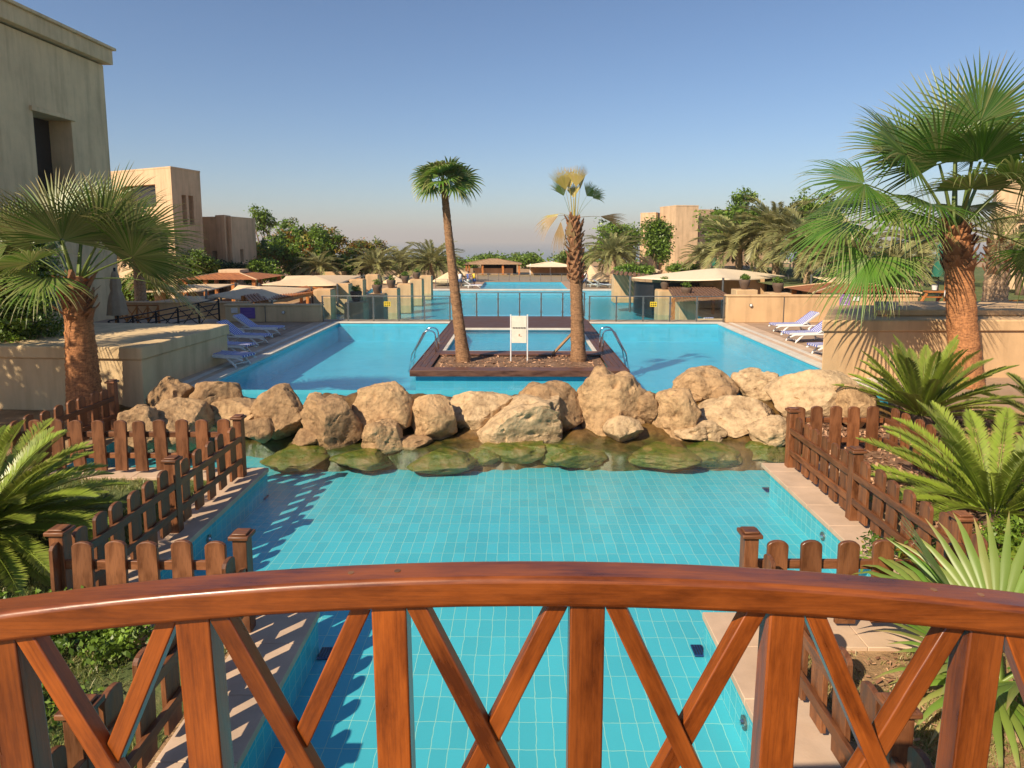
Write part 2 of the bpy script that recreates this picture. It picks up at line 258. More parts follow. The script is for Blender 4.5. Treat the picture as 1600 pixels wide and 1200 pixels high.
# ------------------------------------------------------------------ mesh helpers
def tag(o, label=None, cat=None, group=None, kind=None):
    if label: o['label'] = label
    if cat: o['category'] = cat
    if group: o['group'] = group
    if kind: o['kind'] = kind
    return o
def empty(name, loc=(0, 0, 0), rz=0.0, label=None, cat=None, group=None):
    o = bpy.data.objects.new(name, None); C.objects.link(o); o.location = loc; o.rotation_euler = (0, 0, rz); o.empty_display_size = 0.1
    return tag(o, label, cat, group)
class MB:
    def __init__(s): s.v = []; s.f = []; s.uv = []
    def add(s, verts, faces, uvs=None):
        o = len(s.v); s.v += [tuple(p) for p in verts]
        for i, f in enumerate(faces):
            s.f.append([k + o for k in f])
            if uvs: s.uv.append(uvs[i])
            else:
                p = [Vector(verts[k]) for k in f]; n = (p[1] - p[0]).cross(p[2] - p[0]); a = [abs(x) for x in n]; m = a.index(max(a))
                ij = ((1, 2), (0, 2), (0, 1))[m]; s.uv.append([(q[ij[0]], q[ij[1]]) for q in p])
        return s
    def box(s, c, d, mx=None, grain=None):
        # c centre, d size; grain axis becomes u
        hx, hy, hz = d[0] / 2, d[1] / 2, d[2] / 2
        g = grain if grain is not None else max(range(3), key=lambda i: d[i])
        L = [Vector((x, y, z)) for x in (-hx, hx) for y in (-hy, hy) for z in (-hz, hz)]
        fs = [(0, 1, 3, 2), (4, 6, 7, 5), (0, 4, 5, 1), (2, 3, 7, 6), (0, 2, 6, 4), (1, 5, 7, 3)]; na = [0, 0, 1, 1, 2, 2]
        off = (random.random() * 7, random.random() * 7); uvs = []
        for f, n in zip(fs, na):
            ax = [i for i in range(3) if i != n]
            if g in ax: u, w_ = g, [i for i in ax if i != g][0]
            else: u, w_ = ax
            uvs.append([(L[k][u] + off[0], L[k][w_] + off[1] + n) for k in f])
        vs = [(mx @ p if mx else p) + Vector(c) for p in L]; return s.add(vs, fs, uvs)
    def bar(s, a, b, wd, ht, up=(0, 0, 1)):
        a, b = Vector(a), Vector(b); x = (b - a).normalized(); y = Vector(up).cross(x).normalized(); z = x.cross(y)
        mx = Matrix((x, y, z)).transposed(); return s.box((a + b) / 2, ((b - a).length, wd, ht), mx, 0)
    def tube(s, pts, rad, n=8, cap=True):
        pts = [Vector(p) for p in pts]; rr = rad if hasattr(rad, '__len__') else [rad] * len(pts); vs = []; ref = None
        for i, p in enumerate(pts):
            d = (pts[min(i + 1, len(pts) - 1)] - pts[max(i - 1, 0)]).normalized()
            if ref is None: ref = d.orthogonal().normalized()
            ref = (ref - d * ref.dot(d)).normalized(); q = d.cross(ref)
            for k in range(n):
                a = 2 * math.pi * k / n; vs.append(p + (ref * math.cos(a) + q * math.sin(a)) * rr[i])
        fs = [(i * n + k, i * n + (k + 1) % n, (i + 1) * n + (k + 1) % n, (i + 1) * n + k) for i in range(len(pts) - 1) for k in range(n)]
        if cap: fs += [tuple(range(n))[::-1], tuple((len(pts) - 1) * n + k for k in range(n))]
        return s.add(vs, fs)
    def prism(s, poly, z0, z1):
        n = len(poly); vs = [(x, y, z0) for x, y in poly] + [(x, y, z1) for x, y in poly]
        return s.add(vs, [tuple(range(n))[::-1], tuple(range(n, 2 * n))] + [(i, (i + 1) % n, n + (i + 1) % n, n + i) for i in range(n)])
    def rect(s, x0, x1, y0, y1, z): return s.add([(x0, y0, z), (x1, y0, z), (x1, y1, z), (x0, y1, z)], [(0, 1, 2, 3)])
    def mesh(s, name, m):
        me = bpy.data.meshes.new(name); me.from_pydata(s.v, [], s.f); ul = me.uv_layers.new(name='UVMap'); i = 0
        flat = [c for u in s.uv for q in u for c in q]; ul.data.foreach_set('uv', flat); me.materials.append(m); me.validate(); return me
    def build(s, name, m, parent=None, bevel=0, smooth=False, loc=None, kind=None):
        o = bpy.data.objects.new(name, s.mesh(name, m)); C.objects.link(o)
        if parent: o.parent = parent
        if loc is not None: o.location = loc
        if bevel:
            b = o.modifiers.new('bevel', 'BEVEL'); b.width = bevel; b.segments = 2; b.limit_method = 'ANGLE'; b.angle_limit = R(40)
        if smooth or bevel:
            for p in o.data.polygons: p.use_smooth = True
            if bevel or smooth == 'auto': o.data.set_sharp_from_angle(angle=R(50))
        if kind: o['kind'] = kind
        return o
def npmesh(name, V, Fq, m, tone=None, dry=None, parent=None, loc=None):
    # V (n,3), Fq (k,4) or (k,3)
    me = bpy.data.meshes.new(name); V = np.asarray(V, np.float32); Fq = np.asarray(Fq, np.int32); k, c = Fq.shape
    me.vertices.add(len(V)); me.vertices.foreach_set('co', V.ravel()); me.loops.add(k * c); me.loops.foreach_set('vertex_index', Fq.ravel())
    me.polygons.add(k); me.polygons.foreach_set('loop_start', np.arange(0, k * c, c, dtype=np.int32)); me.polygons.foreach_set('loop_total', np.full(k, c, np.int32))
    me.update(calc_edges=True)
    for nm, a in (('tone', tone), ('dry', dry)):
        at = me.attributes.new(nm, 'FLOAT', 'POINT'); at.data.foreach_set('value', np.asarray(a if a is not None else np.full(len(V), 0.5 if nm == 'tone' else 0.0), np.float32))
    me.materials.append(m); o = bpy.data.objects.new(name, me); C.objects.link(o)
    if parent: o.parent = parent
    if loc is not None: o.location = loc
    return o
def copy_tree(o, parent=None):
    c = o.copy(); C.objects.link(c)
    if parent: c.parent = parent
    for ch in [x for x in C.objects if x.parent == o]: copy_tree(ch, c)
    return c
def struct(name, mb, m, **k): return mb.build(name, m, kind='structure', **k)

def facade(th, name, p0, p1, z0, z1, ops, m, depth=0.35, wm=None, wname='window', parts=True):
    """one wall sheet from p0 to p1 (outside on the right-hand side) with real recessed openings; ops = (u0,u1,v0,v1) in metres"""
    p0, p1 = Vector((p0[0], p0[1], 0)), Vector((p1[0], p1[1], 0)); L = (p1 - p0).length; ux = (p1 - p0) / L; nin = Vector((-ux.y, ux.x, 0))
    us = sorted({0, L} | {q for o in ops for q in o[:2]}); vs_ = sorted({z0, z1} | {q for o in ops for q in o[2:4]})
    b = MB(); pt = lambda u, v, d=0: p0 + ux * u + nin * d + Vector((0, 0, v))
    for i in range(len(us) - 1):
        for j in range(len(vs_) - 1):
            uc, vc = (us[i] + us[i + 1]) / 2, (vs_[j] + vs_[j + 1]) / 2
            if any(o[0] < uc < o[1] and o[2] < vc < o[3] for o in ops): continue
            b.add([pt(us[i], vs_[j]), pt(us[i + 1], vs_[j]), pt(us[i + 1], vs_[j + 1]), pt(us[i], vs_[j + 1])], [(0, 1, 2, 3)])
    for o in ops:
        u0, u1, v0, v1 = o[:4]; d = depth
        for a, c in (((u0, v0), (u1, v0)), ((u1, v0), (u1, v1)), ((u1, v1), (u0, v1)), ((u0, v1), (u0, v0))):
            b.add([pt(*a), pt(*c), pt(*c, d), pt(*a, d)], [(0, 1, 2, 3)])
    b.build(name, m, th)
    for o in ops:
        if len(o) > 4: continue
        u0, u1, v0, v1 = o; g = MB(); g.add([pt(u0, v0, depth), pt(u1, v0, depth), pt(u1, v1, depth), pt(u0, v1, depth)], [(0, 1, 2, 3)]); g.build(wname, wm or M['window'], th)

# ------------------------------------------------------------------ setting: ground, pools, sea
ZL, ZU, ZT = 0.0, 0.35, -0.85
def rects_minus(outer, holes):
    xs = sorted({outer[0], outer[1]} | {min(max(h[i], outer[0]), outer[1]) for h in holes for i in (0, 1)}); ys = sorted({outer[2], outer[3]} | {min(max(h[i], outer[2]), outer[3]) for h in holes for i in (2, 3)})
    out = []
    for i in range(len(xs) - 1):
        for j in range(len(ys) - 1):
            xc, yc = (xs[i] + xs[i + 1]) / 2, (ys[j] + ys[j + 1]) / 2
            if not any(h[0] < xc < h[1] and h[2] < yc < h[3] for h in holes): out.append((xs[i], xs[i + 1], ys[j], ys[j + 1]))
    return out
NX0, NX1, WX0, WX1 = -1.75, 1.60, -3.55, 3.50
b = MB()
low_holes = [(NX0, NX1, -6, 5.4), (WX0, WX1, 5.4, 9.0), (-6.5, 5.4, 8.9, 12.4)]
for r_ in rects_minus((-40, 40, -14, 12.4), low_holes): b.rect(*r_, -0.03)
struct('garden_ground', b, M['dirt'])
up_holes = [(-6.2, 6.75, 12.0, 22.5)]
b = MB()
for r_ in rects_minus((-60, 60, 12.4, 23.6), up_holes): b.rect(*r_, 0.34)
b.add([(-60, 12.4, -0.03), (-6.5, 12.4, -0.03), (-6.5, 12.4, 0.34), (-60, 12.4, 0.34)], [(0, 1, 2, 3)])
b.add([(5.4, 12.4, -0.03), (60, 12.4, -0.03), (60, 12.4, 0.34), (5.4, 12.4, 0.34)], [(0, 1, 2, 3)])
struct('upper_terrace', b, M['deck_stone'])
# terrain beyond: lower terrace level and slope to the sea
b = MB()
th_holes = [(-7.6, 9.5, 23.6, 53.3), (-11.5, -7.6, 30, 52), (-3.3, 3.9, 53.9, 63.0)]
for r_ in rects_minus((-90, 110, 23.6, 120), th_holes): b.rect(*r_, ZT - 0.02)
struct('terrace_ground', b, M['dirt'])
b = MB(); ys = [120, 200, 400, 900]; zs = [ZT - 0.02, -6, -30, -70]
for i in range(3): b.add([(-900, ys[i], zs[i]), (900, ys[i], zs[i]), (900, ys[i + 1], zs[i + 1]), (-900, ys[i + 1], zs[i + 1])], [(0, 1, 2, 3)])
b.rect(-900, -90, -60, 120, ZT - 0.04); b.rect(110, 900, -60, 120, ZT - 0.04); b.rect(-90, 110, -60, -14, -0.04)
b.add([(-60, 23.6, 0.34), (-60, 23.6, -0.9), (-60, -14, -0.9), (-60, -14, 0.34)], [(0, 1, 2, 3)])
b.rect(-90, -40, -14, 23.6, -0.05); b.rect(40, 110, -14, 23.6, -0.05)
struct('hillside', b, M['land'])
b = MB(); b.rect(-30000, 30000, 850, 40000, -64); struct('sea', b, M['sea'])
# far shore
xs = np.linspace(-16000, 16000, 90); ys = np.linspace(13000, 17500, 16); V = []; Fh = []
for j, y in enumerate(ys):
    for i, x in enumerate(xs):
        t = min(1, j / 8); h = (mnoise.fractal(Vector((x / 3600, y / 3000, 1.7)), 1, 2, 6) * 30 + 115 + 22 * math.sin(x / 5200 + 1)) * (t ** 0.7)
        V.append((x, y, -70 + max(h, 0)))
for j in range(15):
    for i in range(89): Fh.append((j * 90 + i, j * 90 + i + 1, (j + 1) * 90 + i + 1, (j + 1) * 90 + i))
b = MB(); b.add(V, Fh); struct('far_hills', b, M['hill'], smooth=True)

# lower pool basin
def basin(name, rects, zf, zt, mf, mw):
    b = MB()
    for r_ in rects: b.rect(*r_, zf)
    struct(name + '_floor', b, mf)
def wallquad(b, x0, y0, x1, y1, z0, z1): b.add([(x0, y0, z0), (x1, y1 if y1 is not None else y0, z0), (x1, y1, z1), (x0, y0, z1)], [(0, 1, 2, 3)])
ZF = -0.40
basin('lower_pool', [(NX0, NX1, -6, 5.4), (WX0, WX1, 5.4, 9.0), (-6.5, 5.4, 9.0, 12.4)], ZF, 0, M['tile_low'], None)
b = MB()
for x0, y0, x1, y1 in [(NX0, 5.4, NX0, -6), (NX1, -6, NX1, 5.4), (WX0, 5.4, NX0, 5.4), (NX1, 5.4, WX1, 5.4), (WX0, 9.0, WX0, 5.4), (WX1, 5.4, WX1, 9.0), (-6.5, 9.0, WX0, 9.0), (WX1, 9.0, 5.4, 9.0), (-6.5, 12.4, -6.5, 9.0), (5.4, 9.0, 5.4, 12.4)]:
    wallquad(b, x0, y0, x1, y1, ZF, -0.03)
struct('lower_pool_walls', b, M['tile_wall'])
b = MB(); b.rect(NX0, NX1, -6, 5.4, -0.085); b.rect(WX0, WX1, 5.4, 9.0, -0.085); b.rect(-6.5, 5.4, 9.0, 12.2, -0.085); struct('lower_pool_water', b, M['water_low'])
# coping slabs
random.seed(5)
def coping(rect, along, name='coping'):
    x0, x1, y0, y1 = rect; b = MB(); L = (y1 - y0) if along == 'y' else (x1 - x0); n = max(1, round(L / 0.62)); g = 0.004
    for i in range(n):
        if along == 'y': a, c = y0 + L * i / n, y0 + L * (i + 1) / n; b.box(((x0 + x1) / 2, (a + c) / 2, -0.028), (x1 - x0, c - a - g, 0.06), grain=0)
        else: a, c = x0 + L * i / n, x0 + L * (i + 1) / n; b.box(((a + c) / 2, (y0 + y1) / 2, -0.028), (c - a - g, y1 - y0, 0.06), grain=0)
    return struct(name, b, M['coping'], bevel=0.006)
e = 0.02
for r_, a in [((NX0 - 0.5, NX0 + e, -6, 4.93), 'y'), ((NX1 - e, NX1 + 0.5, -6, 4.93), 'y'), ((WX0 - 0.45, NX0 + e, 4.93, 5.4 + e), 'x'), ((NX1 - e, WX1 + 1.6, 4.93, 5.4 + e), 'x'),
              ((WX0 - 0.45, WX0 + e, 5.4 + e, 8.6), 'y'), ((WX1 - e, WX1 + 0.45, 5.4 + e, 8.95), 'y'), ((-6.95, WX0 + e, 8.6, 9.0 + e), 'x'), ((WX1 - e, 5.6, 8.95, 9.3), 'x')]: coping(r_, a)
# upper pool
b = MB(); b.rect(-6.2, 6.75, 12.4, 22.5, -0.28); struct('upper_pool_floor', b, M['tile_up'])
b = MB()
for x0, y0, x1, y1 in [(-6.2, 22.5, -6.2, 12.0), (6.75, 12.0, 6.75, 22.5), (6.75, 22.5, -6.2, 22.5), (-6.2, 12.4, 6.75, 12.4)]: wallquad(b, x0, y0, x1, y1, -0.28, 0.34)
struct('upper_pool_walls', b, M['tile_up'])
b = MB(); b.rect(-6.2, 6.75, 11.95, 22.5, 0.265); struct('upper_pool_water', b, M['water_up'])
def strip(name, x0, x1, y0, y1, z, m, th=0.05):
    b = MB(); b.box(((x0 + x1) / 2, (y0 + y1) / 2, z - th / 2), (x1 - x0, y1 - y0, th)); return struct(name, b, m, bevel=0.005)
for sx, x in ((-1, -6.2), (1, 6.75)):
    a, c = sorted((x - sx * 0.02, x + sx * 0.22)); strip('pool_kerb', a, c, 12.4, 22.5, 0.362, M['white_stone'])
    a, c = sorted((x + sx * 0.225, x + sx * 0.40)); strip('pool_kerb', a, c, 12.4, 22.7, 0.352, M['coping'])
    a, c = sorted((x + sx * 0.405, x + sx * 0.55)); strip('drainage_channel', a, c, 12.4, 22.7, 0.358, M['white_stone'])
    a, c = sorted((x + sx * 0.555, x + sx * 0.9)); strip('pool_kerb', a, c, 12.4, 22.7, 0.354, M['coping'])
strip('pool_kerb', -6.42, 6.97, 22.5, 22.85, 0.366, M['white_stone'])
# deck paving joints right and left
for x0, x1 in ((-10.9, -7.12), (7.67, 16)):
    b = MB(); nx = 12; ny = 24
    for i in range(int((x1 - x0) / 0.5)):
        for j in range(20): b.box((x0 + 0.25 + i * 0.5, 12.9 + j * 0.5, 0.342), (0.49, 0.49, 0.02), grain=0)
    struct('deck_paving', b, M['deck_stone'])
# retaining wall below the barrier and second pool
b = MB(); b.box((0.9, 23.25, -0.62), (17.5, 0.7, 1.9)); struct('retaining_wall', b, M['plaster'])
ZW2 = -0.93
b = MB(); b.rect(-7.6, 9.5, 23.6, 53.3, -1.45); b.rect(-11.5, -7.6, 30, 52, -1.45); struct('second_pool_floor', b, M['tile_up'])
b = MB()
for x0, y0, x1, y1 in [(-7.6, 53.3, -7.6, 52), (-7.6, 52, -11.5, 52), (-11.5, 52, -11.5, 30), (-11.5, 30, -7.6, 30), (-7.6, 30, -7.6, 23.6), (9.5, 23.6, 9.5, 53.3), (9.5, 53.3, -7.6, 53.3)]: wallquad(b, x0, y0, x1, y1, -1.45, ZT - 0.02)
struct('second_pool_walls', b, M['tile_up'])
b = MB(); b.rect(-7.6, 9.5, 23.6, 53.3, ZW2); b.rect(-11.5, -7.6, 30, 52, ZW2); struct('second_pool_water', b, M['water_up'])
strip('pool_kerb', -8.0, 10.0, 53.25, 53.85, ZT + 0.03, M['white_stone'], 0.1)
b = MB(); b.rect(-3.3, 3.9, 53.9, 63.0, -1.06); struct('third_pool_floor', b, M['tile_up'])
b = MB()
for a_ in [(-3.3, 63, -3.3, 53.9), (3.9, 53.9, 3.9, 63), (3.9, 63, -3.3, 63)]: wallquad(b, *a_, -1.06, ZT)
struct('third_pool_walls', b, M['tile_up'])
b = MB(); b.rect(-3.3, 3.9, 53.9, 63.0, ZW2 + 0.04); struct('third_pool_water', b, M['water_up'])
strip('third_pool_deck', -40, -3.3, 53.9, 72, ZT + 0.02, M['deck_stone']); strip('third_pool_deck', 3.9, 40, 53.9, 72, ZT + 0.02, M['deck_stone']); strip('third_pool_deck', -3.3, 3.9, 63.0, 72, ZT + 0.02, M['deck_stone'])
strip('side_deck', -14.5, -11.5, 28, 53.5, ZT + 0.02, M['deck_stone'])
# ------------------------------------------------------------------ bridge railing
RX0, RR = 0.07, 7.8; RY0, RY1 = 1.302, 1.385; RZ = 2.503
def arch(x): return RZ - (x - RX0) ** 2 / (2 * RR)
th = empty('bridge_railing', (0, 1.34, 1.9), label='arched varnished red wood railing with crossed braces across the foreground', cat='railing')
def pch(o, th): o.parent = th; o.matrix_parent_inverse = Matrix.Translation(-Vector(th.location)); return o
def archbar(name, zt, thick, y0, y1, x0=-2.6, x1=2.6, n=44, bev=0.007):
    b = MB(); xs = [x0 + (x1 - x0) * i / n for i in range(n + 1)]
    V = []
    for x in xs:
        z = arch(x) + zt
        V += [(x, y0, z - thick), (x, y1, z - thick), (x, y1, z), (x, y0, z)]
    for i in range(n):
        for k in range(4):
            q = (i * 4 + k, i * 4 + (k + 1) % 4, (i + 1) * 4 + (k + 1) % 4, (i + 1) * 4 + k)[::-1]
            b.add([V[j] for j in q], [(0, 1, 2, 3)], [[(V[j][0], V[j][1] * 1.0 + V[j][2] * 0.9 + k * 3) for j in q]])
    b.add(V[:4], [(0, 1, 2, 3)]); b.add(V[-4:], [(3, 2, 1, 0)])
    o = b.build(name, M['wood_rail'], bevel=0)
    bm = bmesh.new(); bm.from_mesh(o.data); bmesh.ops.remove_doubles(bm, verts=bm.verts, dist=1e-5); bm.to_mesh(o.data); bm.free()
    m = o.modifiers.new('bevel', 'BEVEL'); m.width = bev; m.segments = 3; m.limit_method = 'ANGLE'; m.angle_limit = R(50)
    for p in o.data.polygons: p.use_smooth = True
    o.data.set_sharp_from_angle(angle=R(40)); return pch(o, th)
archbar('handrail', 0, 0.066, RY0, RY1, bev=0.011)
for xj in (-1.62, -0.31, 0.93, 2.05):
    for dx in (-0.05, 0.05):
        b = MB(); b.tube([(xj + dx, (RY0 + RY1) / 2, arch(xj + dx) - 0.002), (xj + dx, (RY0 + RY1) / 2, arch(xj + dx) + 0.0008)], 0.007, 12); pch(b.build('wood_plug', M['slat_brown']), th)
archbar('bottom_rail', -0.722, 0.06, RY0 + 0.012, RY1 - 0.012)
BX = [0.144 + 0.42 * k for k in range(-6, 7)]
BZ = -0.066; BB = -0.72
for x in BX:
    b = MB(); zt = arch(x) + BZ; zb = arch(x) + BB; ln = (x - RX0) * 0.045
    b.bar((x + ln * 0.0, 1.346, zt + 0.004), (x - ln * 0.55, 1.346, zb), 0.074, 0.058, (0, 1, 0)); o = b.build('baluster', M['wood_rail'], bevel=0.004); pch(o, th)
for k in range(len(BX) - 1):
    xa, xb = BX[k] + 0.05, BX[k + 1] - 0.05
    for j, (p, q) in enumerate((((xa, arch(xa) + BZ), (xb, arch(xb) + BB)), ((xb, arch(xb) + BZ), (xa, arch(xa) + BB)))):
        b = MB(); yy = 1.334 + j * 0.012
        b.bar((p[0], yy, p[1] + 0.015), (q[0], yy, q[1] - 0.01), 0.04, 0.036, (0, 1, 0)); pch(b.build('brace', M['wood_rail'], bevel=0.003), th)
b = MB()
for i in range(40):
    y = -1.2 + i * 0.068
    xs = [-2.6 + 5.2 * k / 12 for k in range(13)]
    for k in range(12):
        z0, z1 = arch(xs[k]) - 0.92, arch(xs[k + 1]) - 0.92
        b.bar((xs[k], y, z0), (xs[k + 1], y, z1), 0.064, 0.04)
o = b.build('bridge_deck', M['deck_wood']); tag(o, 'dark plank deck of the arched footbridge below the red railing', 'bridge')

# ------------------------------------------------------------------ picket fences
def picket_mesh(h=0.70, wd=0.168, t=0.036):
    prof = [(-wd / 2, 0), (wd / 2, 0), (wd / 2, h - 0.035)] + [(wd / 2 * math.cos(a), h - 0.035 + 0.045 * math.sin(a)) for a in [math.pi * k / 8 for k in range(1, 8)]] + [(-wd / 2, h - 0.035)]
    b = MB(); n = len(prof); vs = [(x, -t / 2, z) for x, z in prof] + [(x, t / 2, z) for x, z in prof]
    fs = [tuple(range(n)), tuple(range(n, 2 * n))[::-1]] + [(i, n + i, n + (i + 1) % n, (i + 1) % n) for i in range(n)]
    uvs = [[(vs[k][2], vs[k][0] + vs[k][1]) for k in f] for f in fs]; b.add(vs, fs, uvs); return b.mesh('picket', M['wood_picket'])
PM = picket_mesh()
def pmesh_obj(name, me, parent, bev=0.004):
    o = bpy.data.objects.new(name, me); C.objects.link(o); o.parent = parent
    m = o.modifiers.new('bevel', 'BEVEL'); m.width = bev; m.segments = 1; m.limit_method = 'ANGLE'; m.angle_limit = R(50); return o
def post_parts(th, x, y, h=0.80):
    b = MB(); b.box((x, y, h / 2), (0.115, 0.115, h), grain=2); p = b.build('post', M['wood_picket'], th, bevel=0.006)
    b = MB(); b.box((x, y, h + 0.017), (0.165, 0.165, 0.034), grain=0); b.box((x, y, h + 0.043), (0.12, 0.12, 0.018), grain=0); b.build('post_cap', M['wood_picket'], p, bevel=0.008)
rng = random.Random(3)
def fence(p0, p1, posts, rail_side, label, z=0.0, npk=None, skip=0.0):
    """posts: distances along the run; pickets fill the gaps; rails on rail_side (+1 = left of the run direction)"""
    p0, p1 = Vector((*p0, z)), Vector((*p1, z)); d = p1 - p0; L = d.length; a = math.atan2(d.y, d.x)
    th = empty('picket_fence', p0, a, label, 'fence', 'picket fences round the pool')
    for s_ in posts: post_parts(th, s_, 0)
    cuts = sorted(set([0.0] + list(posts) + [L]))
    for i in range(len(cuts) - 1):
        u0, u1 = cuts[i] + (0.08 if cuts[i] in posts else 0), cuts[i + 1] - (0.08 if cuts[i + 1] in posts else 0); n = max(1, round((u1 - u0) / 0.292))
        for k in range(n):
            o = pmesh_obj('picket', PM, th); o.location = (u0 + (u1 - u0) * (k + 0.5) / n, -rail_side * 0.0, 0.045 + rng.uniform(-0.016, 0.014)); o.rotation_euler = (rng.uniform(-0.02, 0.02), rng.uniform(-0.028, 0.028), math.pi * rng.randint(0, 1))
        for hz in (0.24, 0.54):
            b = MB(); b.box(((u0 + u1) / 2, rail_side * 0.036, hz), (u1 - u0 + 0.05, 0.034, 0.075), grain=0); b.build('rail', M['wood_picket'], th, bevel=0.004)
    return th
XL, XR = -3.78, 3.83
fence((XL, 8.68), (XL, 5.15), [0.0, 1.72, 3.5], +1, 'left picket fence running along the pool edge behind the near row')
fence((-2.25, 5.12), (-3.72, 5.12), [0.0], -1, 'left near picket row facing the camera just above the railing')
fence((-2.25, 5.02), (-2.25, -1.0), [1.9, 3.8, 5.7], +1, 'left picket fence beside the paved strip seen through the railing')
fence((XL - 0.12, 8.78), (-6.75, 8.78), [], -1, 'left far picket row with blue water showing between the boards')
fence((-6.85, 10.9), (-6.85, 8.0), [0.0], +1, 'left shaded picket fence standing beside the foot of the palm trunk')
fence((XR, 9.15), (XR, 5.15), [0.0, 1.78, 3.6], -1, 'right picket fence descending along the pool edge towards the cycads')
fence((1.88, 5.2), (3.72, 5.2), [0.0], +1, 'right near picket row above the railing with pool tiles behind it')
fence((1.95, 5.08), (1.95, -1.0), [1.9, 3.8, 5.7], -1, 'right picket fence beside the bare ground seen through the railing')
fence((XR + 0.15, 9.62), (5.35, 9.62), [], +1, 'right far picket row in front of the pale boulders')
fence((5.45, 9.62), (5.45, 7.6), [], -1, 'right dark picket fence edge running beside the mulch bed')

# ------------------------------------------------------------------ pool fittings
for i, (px, py, lb) in enumerate([(1091, 1018, 'dark blue pool drain in the lower right corner of the near channel'), (1199, 766, 'dark blue pool drain near the far right corner of the lower pool'),
                                  (412, 778, 'dark blue pool drain near the far left corner of the lower pool'), (508, 1022, 'dark blue pool drain in the shaded left corner of the near channel')]):
    p = P(px, py, ZF + 0.004); t = empty('pool_drain', p, 0, lb, 'drain', 'floor drains of the lower pool')
    b = MB(); b.box((0, 0, 0.008), (0.10, 0.16, 0.016)); b.build('grate', M['drain'], t, bevel=0.004)
    b = MB()
    for k in range(4): b.box((-0.036 + k * 0.024, 0, 0.018), (0.008, 0.13, 0.006))
    b.build('grate_bar', M['dark_metal'], t)
for x, y, sg, lb in [(WX1 - 0.001, 7.35, -1, 'round steel inlet on the right wall of the lower pool'), (NX1 - 0.001, 4.35, -1, 'round steel inlet on the right wall of the near channel'), (WX0 + 0.001, 7.2, 1, 'round steel inlet on the left wall of the lower pool')]:
    t = empty('pool_inlet', (x, y, -0.2), 0, lb, 'inlet'); b = MB(); b.tube([(0, 0, 0), (sg * 0.015, 0, 0)], [0.05, 0.05], 16); b.build('flange', M['steel'], t)
    b = MB(); b.tube([(sg * 0.015, 0, 0), (sg * 0.035, 0, 0)], [0.025, 0.018], 12); b.build('nozzle', M['chrome'], t)

# ------------------------------------------------------------------ island deck
ZI = 0.45
th = empty('island_deck', (0, 18, ZI), label='dark timber island deck framing a small inner pool and planting bed', cat='deck')
IX0, IX1, IY0, IY1 = -2.28, 2.28, 13.75, 23.7
def planks(name, x0, x1, y0, y1, along, z=ZI, wd=0.115):
    b = MB(); g = 0.008
    if along == 'x':
        n = max(1, round((y1 - y0) / wd)); s_ = (y1 - y0) / n
        for i in range(n): b.box(((x0 + x1) / 2, y0 + (i + .5) * s_, z - 0.015), (x1 - x0, s_ - g, 0.03), grain=0)
    else:
        n = max(1, round((x1 - x0) / wd)); s_ = (x1 - x0) / n
        for i in range(n): b.box((x0 + (i + .5) * s_, (y0 + y1) / 2, z - 0.015), (s_ - g, y1 - y0, 0.03), grain=1)
    return pch(b.build(name, M['deck_wood']), th)
BY0, BY1, PYa, PYb = 14.15, 15.75, 16.25, 20.6; IN0, IN1 = -1.92, 1.92
planks('boards', IX0, IX1, IY0, BY0, 'x'); planks('boards', IX0, IN0, BY0, PYb, 'y'); planks('boards', IN1, IX1, BY0, PYb, 'y')
planks('boards', IN0, IN1, BY1, PYa, 'x'); planks('boards', IX0, IX1, PYb, IY1, 'x')
b = MB()
for x0, x1, y0, y1 in ((IX0 - .03, IX1 + .03, IY0 - .035, IY0 - .003), (IX0 - .035, IX0 - .003, IY0, 22.5), (IX1 + .003, IX1 + .035, IY0, 22.5)): b.box(((x0 + x1) / 2, (y0 + y1) / 2, ZI - 0.055), (x1 - x0, y1 - y0, 0.13))
pch(b.build('fascia', M['deck_wood'], bevel=0.006), th)
b = MB()
for x0, x1, y0, y1 in ((IX0 + .08, IX1 - .08, IY0 + .08, IY0 + .25), (IX0 + .08, IX0 + .25, IY0 + .25, 22.45), (IX1 - .25, IX1 - .08, IY0 + .25, 22.45)): b.box(((x0 + x1) / 2, (y0 + y1) / 2, 0.065), (x1 - x0, y1 - y0, 0.68))
pch(b.build('tiled_base', M['tile_up']), th)
b = MB(); b.box((0, (BY0 + BY1) / 2, 0.2), (IN1 - IN0 - .02, BY1 - BY0 - .02, 0.4)); pch(b.build('planting_bed', M['bed']), th)
b = MB(); b.rect(IN0, IN1, PYa, PYb, 0.02); struct('inner_pool_floor', b, M['tile_up'])
b = MB()
for a_ in [(IN0, PYb, IN0, PYa), (IN1, PYa, IN1, PYb), (IN1, PYb, IN0, PYb), (IN0, PYa, IN1, PYa)]: wallquad(b, *a_, 0.02, ZI - 0.03)
struct('inner_pool_walls', b, M['tile_up'])
b = MB(); b.rect(IN0, IN1, PYa, PYb, 0.36); struct('inner_pool_water', b, M['water_up'])
b = MB()
for x0, x1, y0, y1 in ((IN0, IN0 + .09, PYa, PYb), (IN1 - .09, IN1, PYa, PYb), (IN0 + .09, IN1 - .09, PYb - .12, PYb), (IN0 + .09, IN1 - .09, PYa, PYa + .06)): b.box(((x0 + x1) / 2, (y0 + y1) / 2, ZI - 0.035), (x1 - x0, y1 - y0, 0.06))
pch(b.build('white_rim', M['white_stone'], bevel=0.006), th)
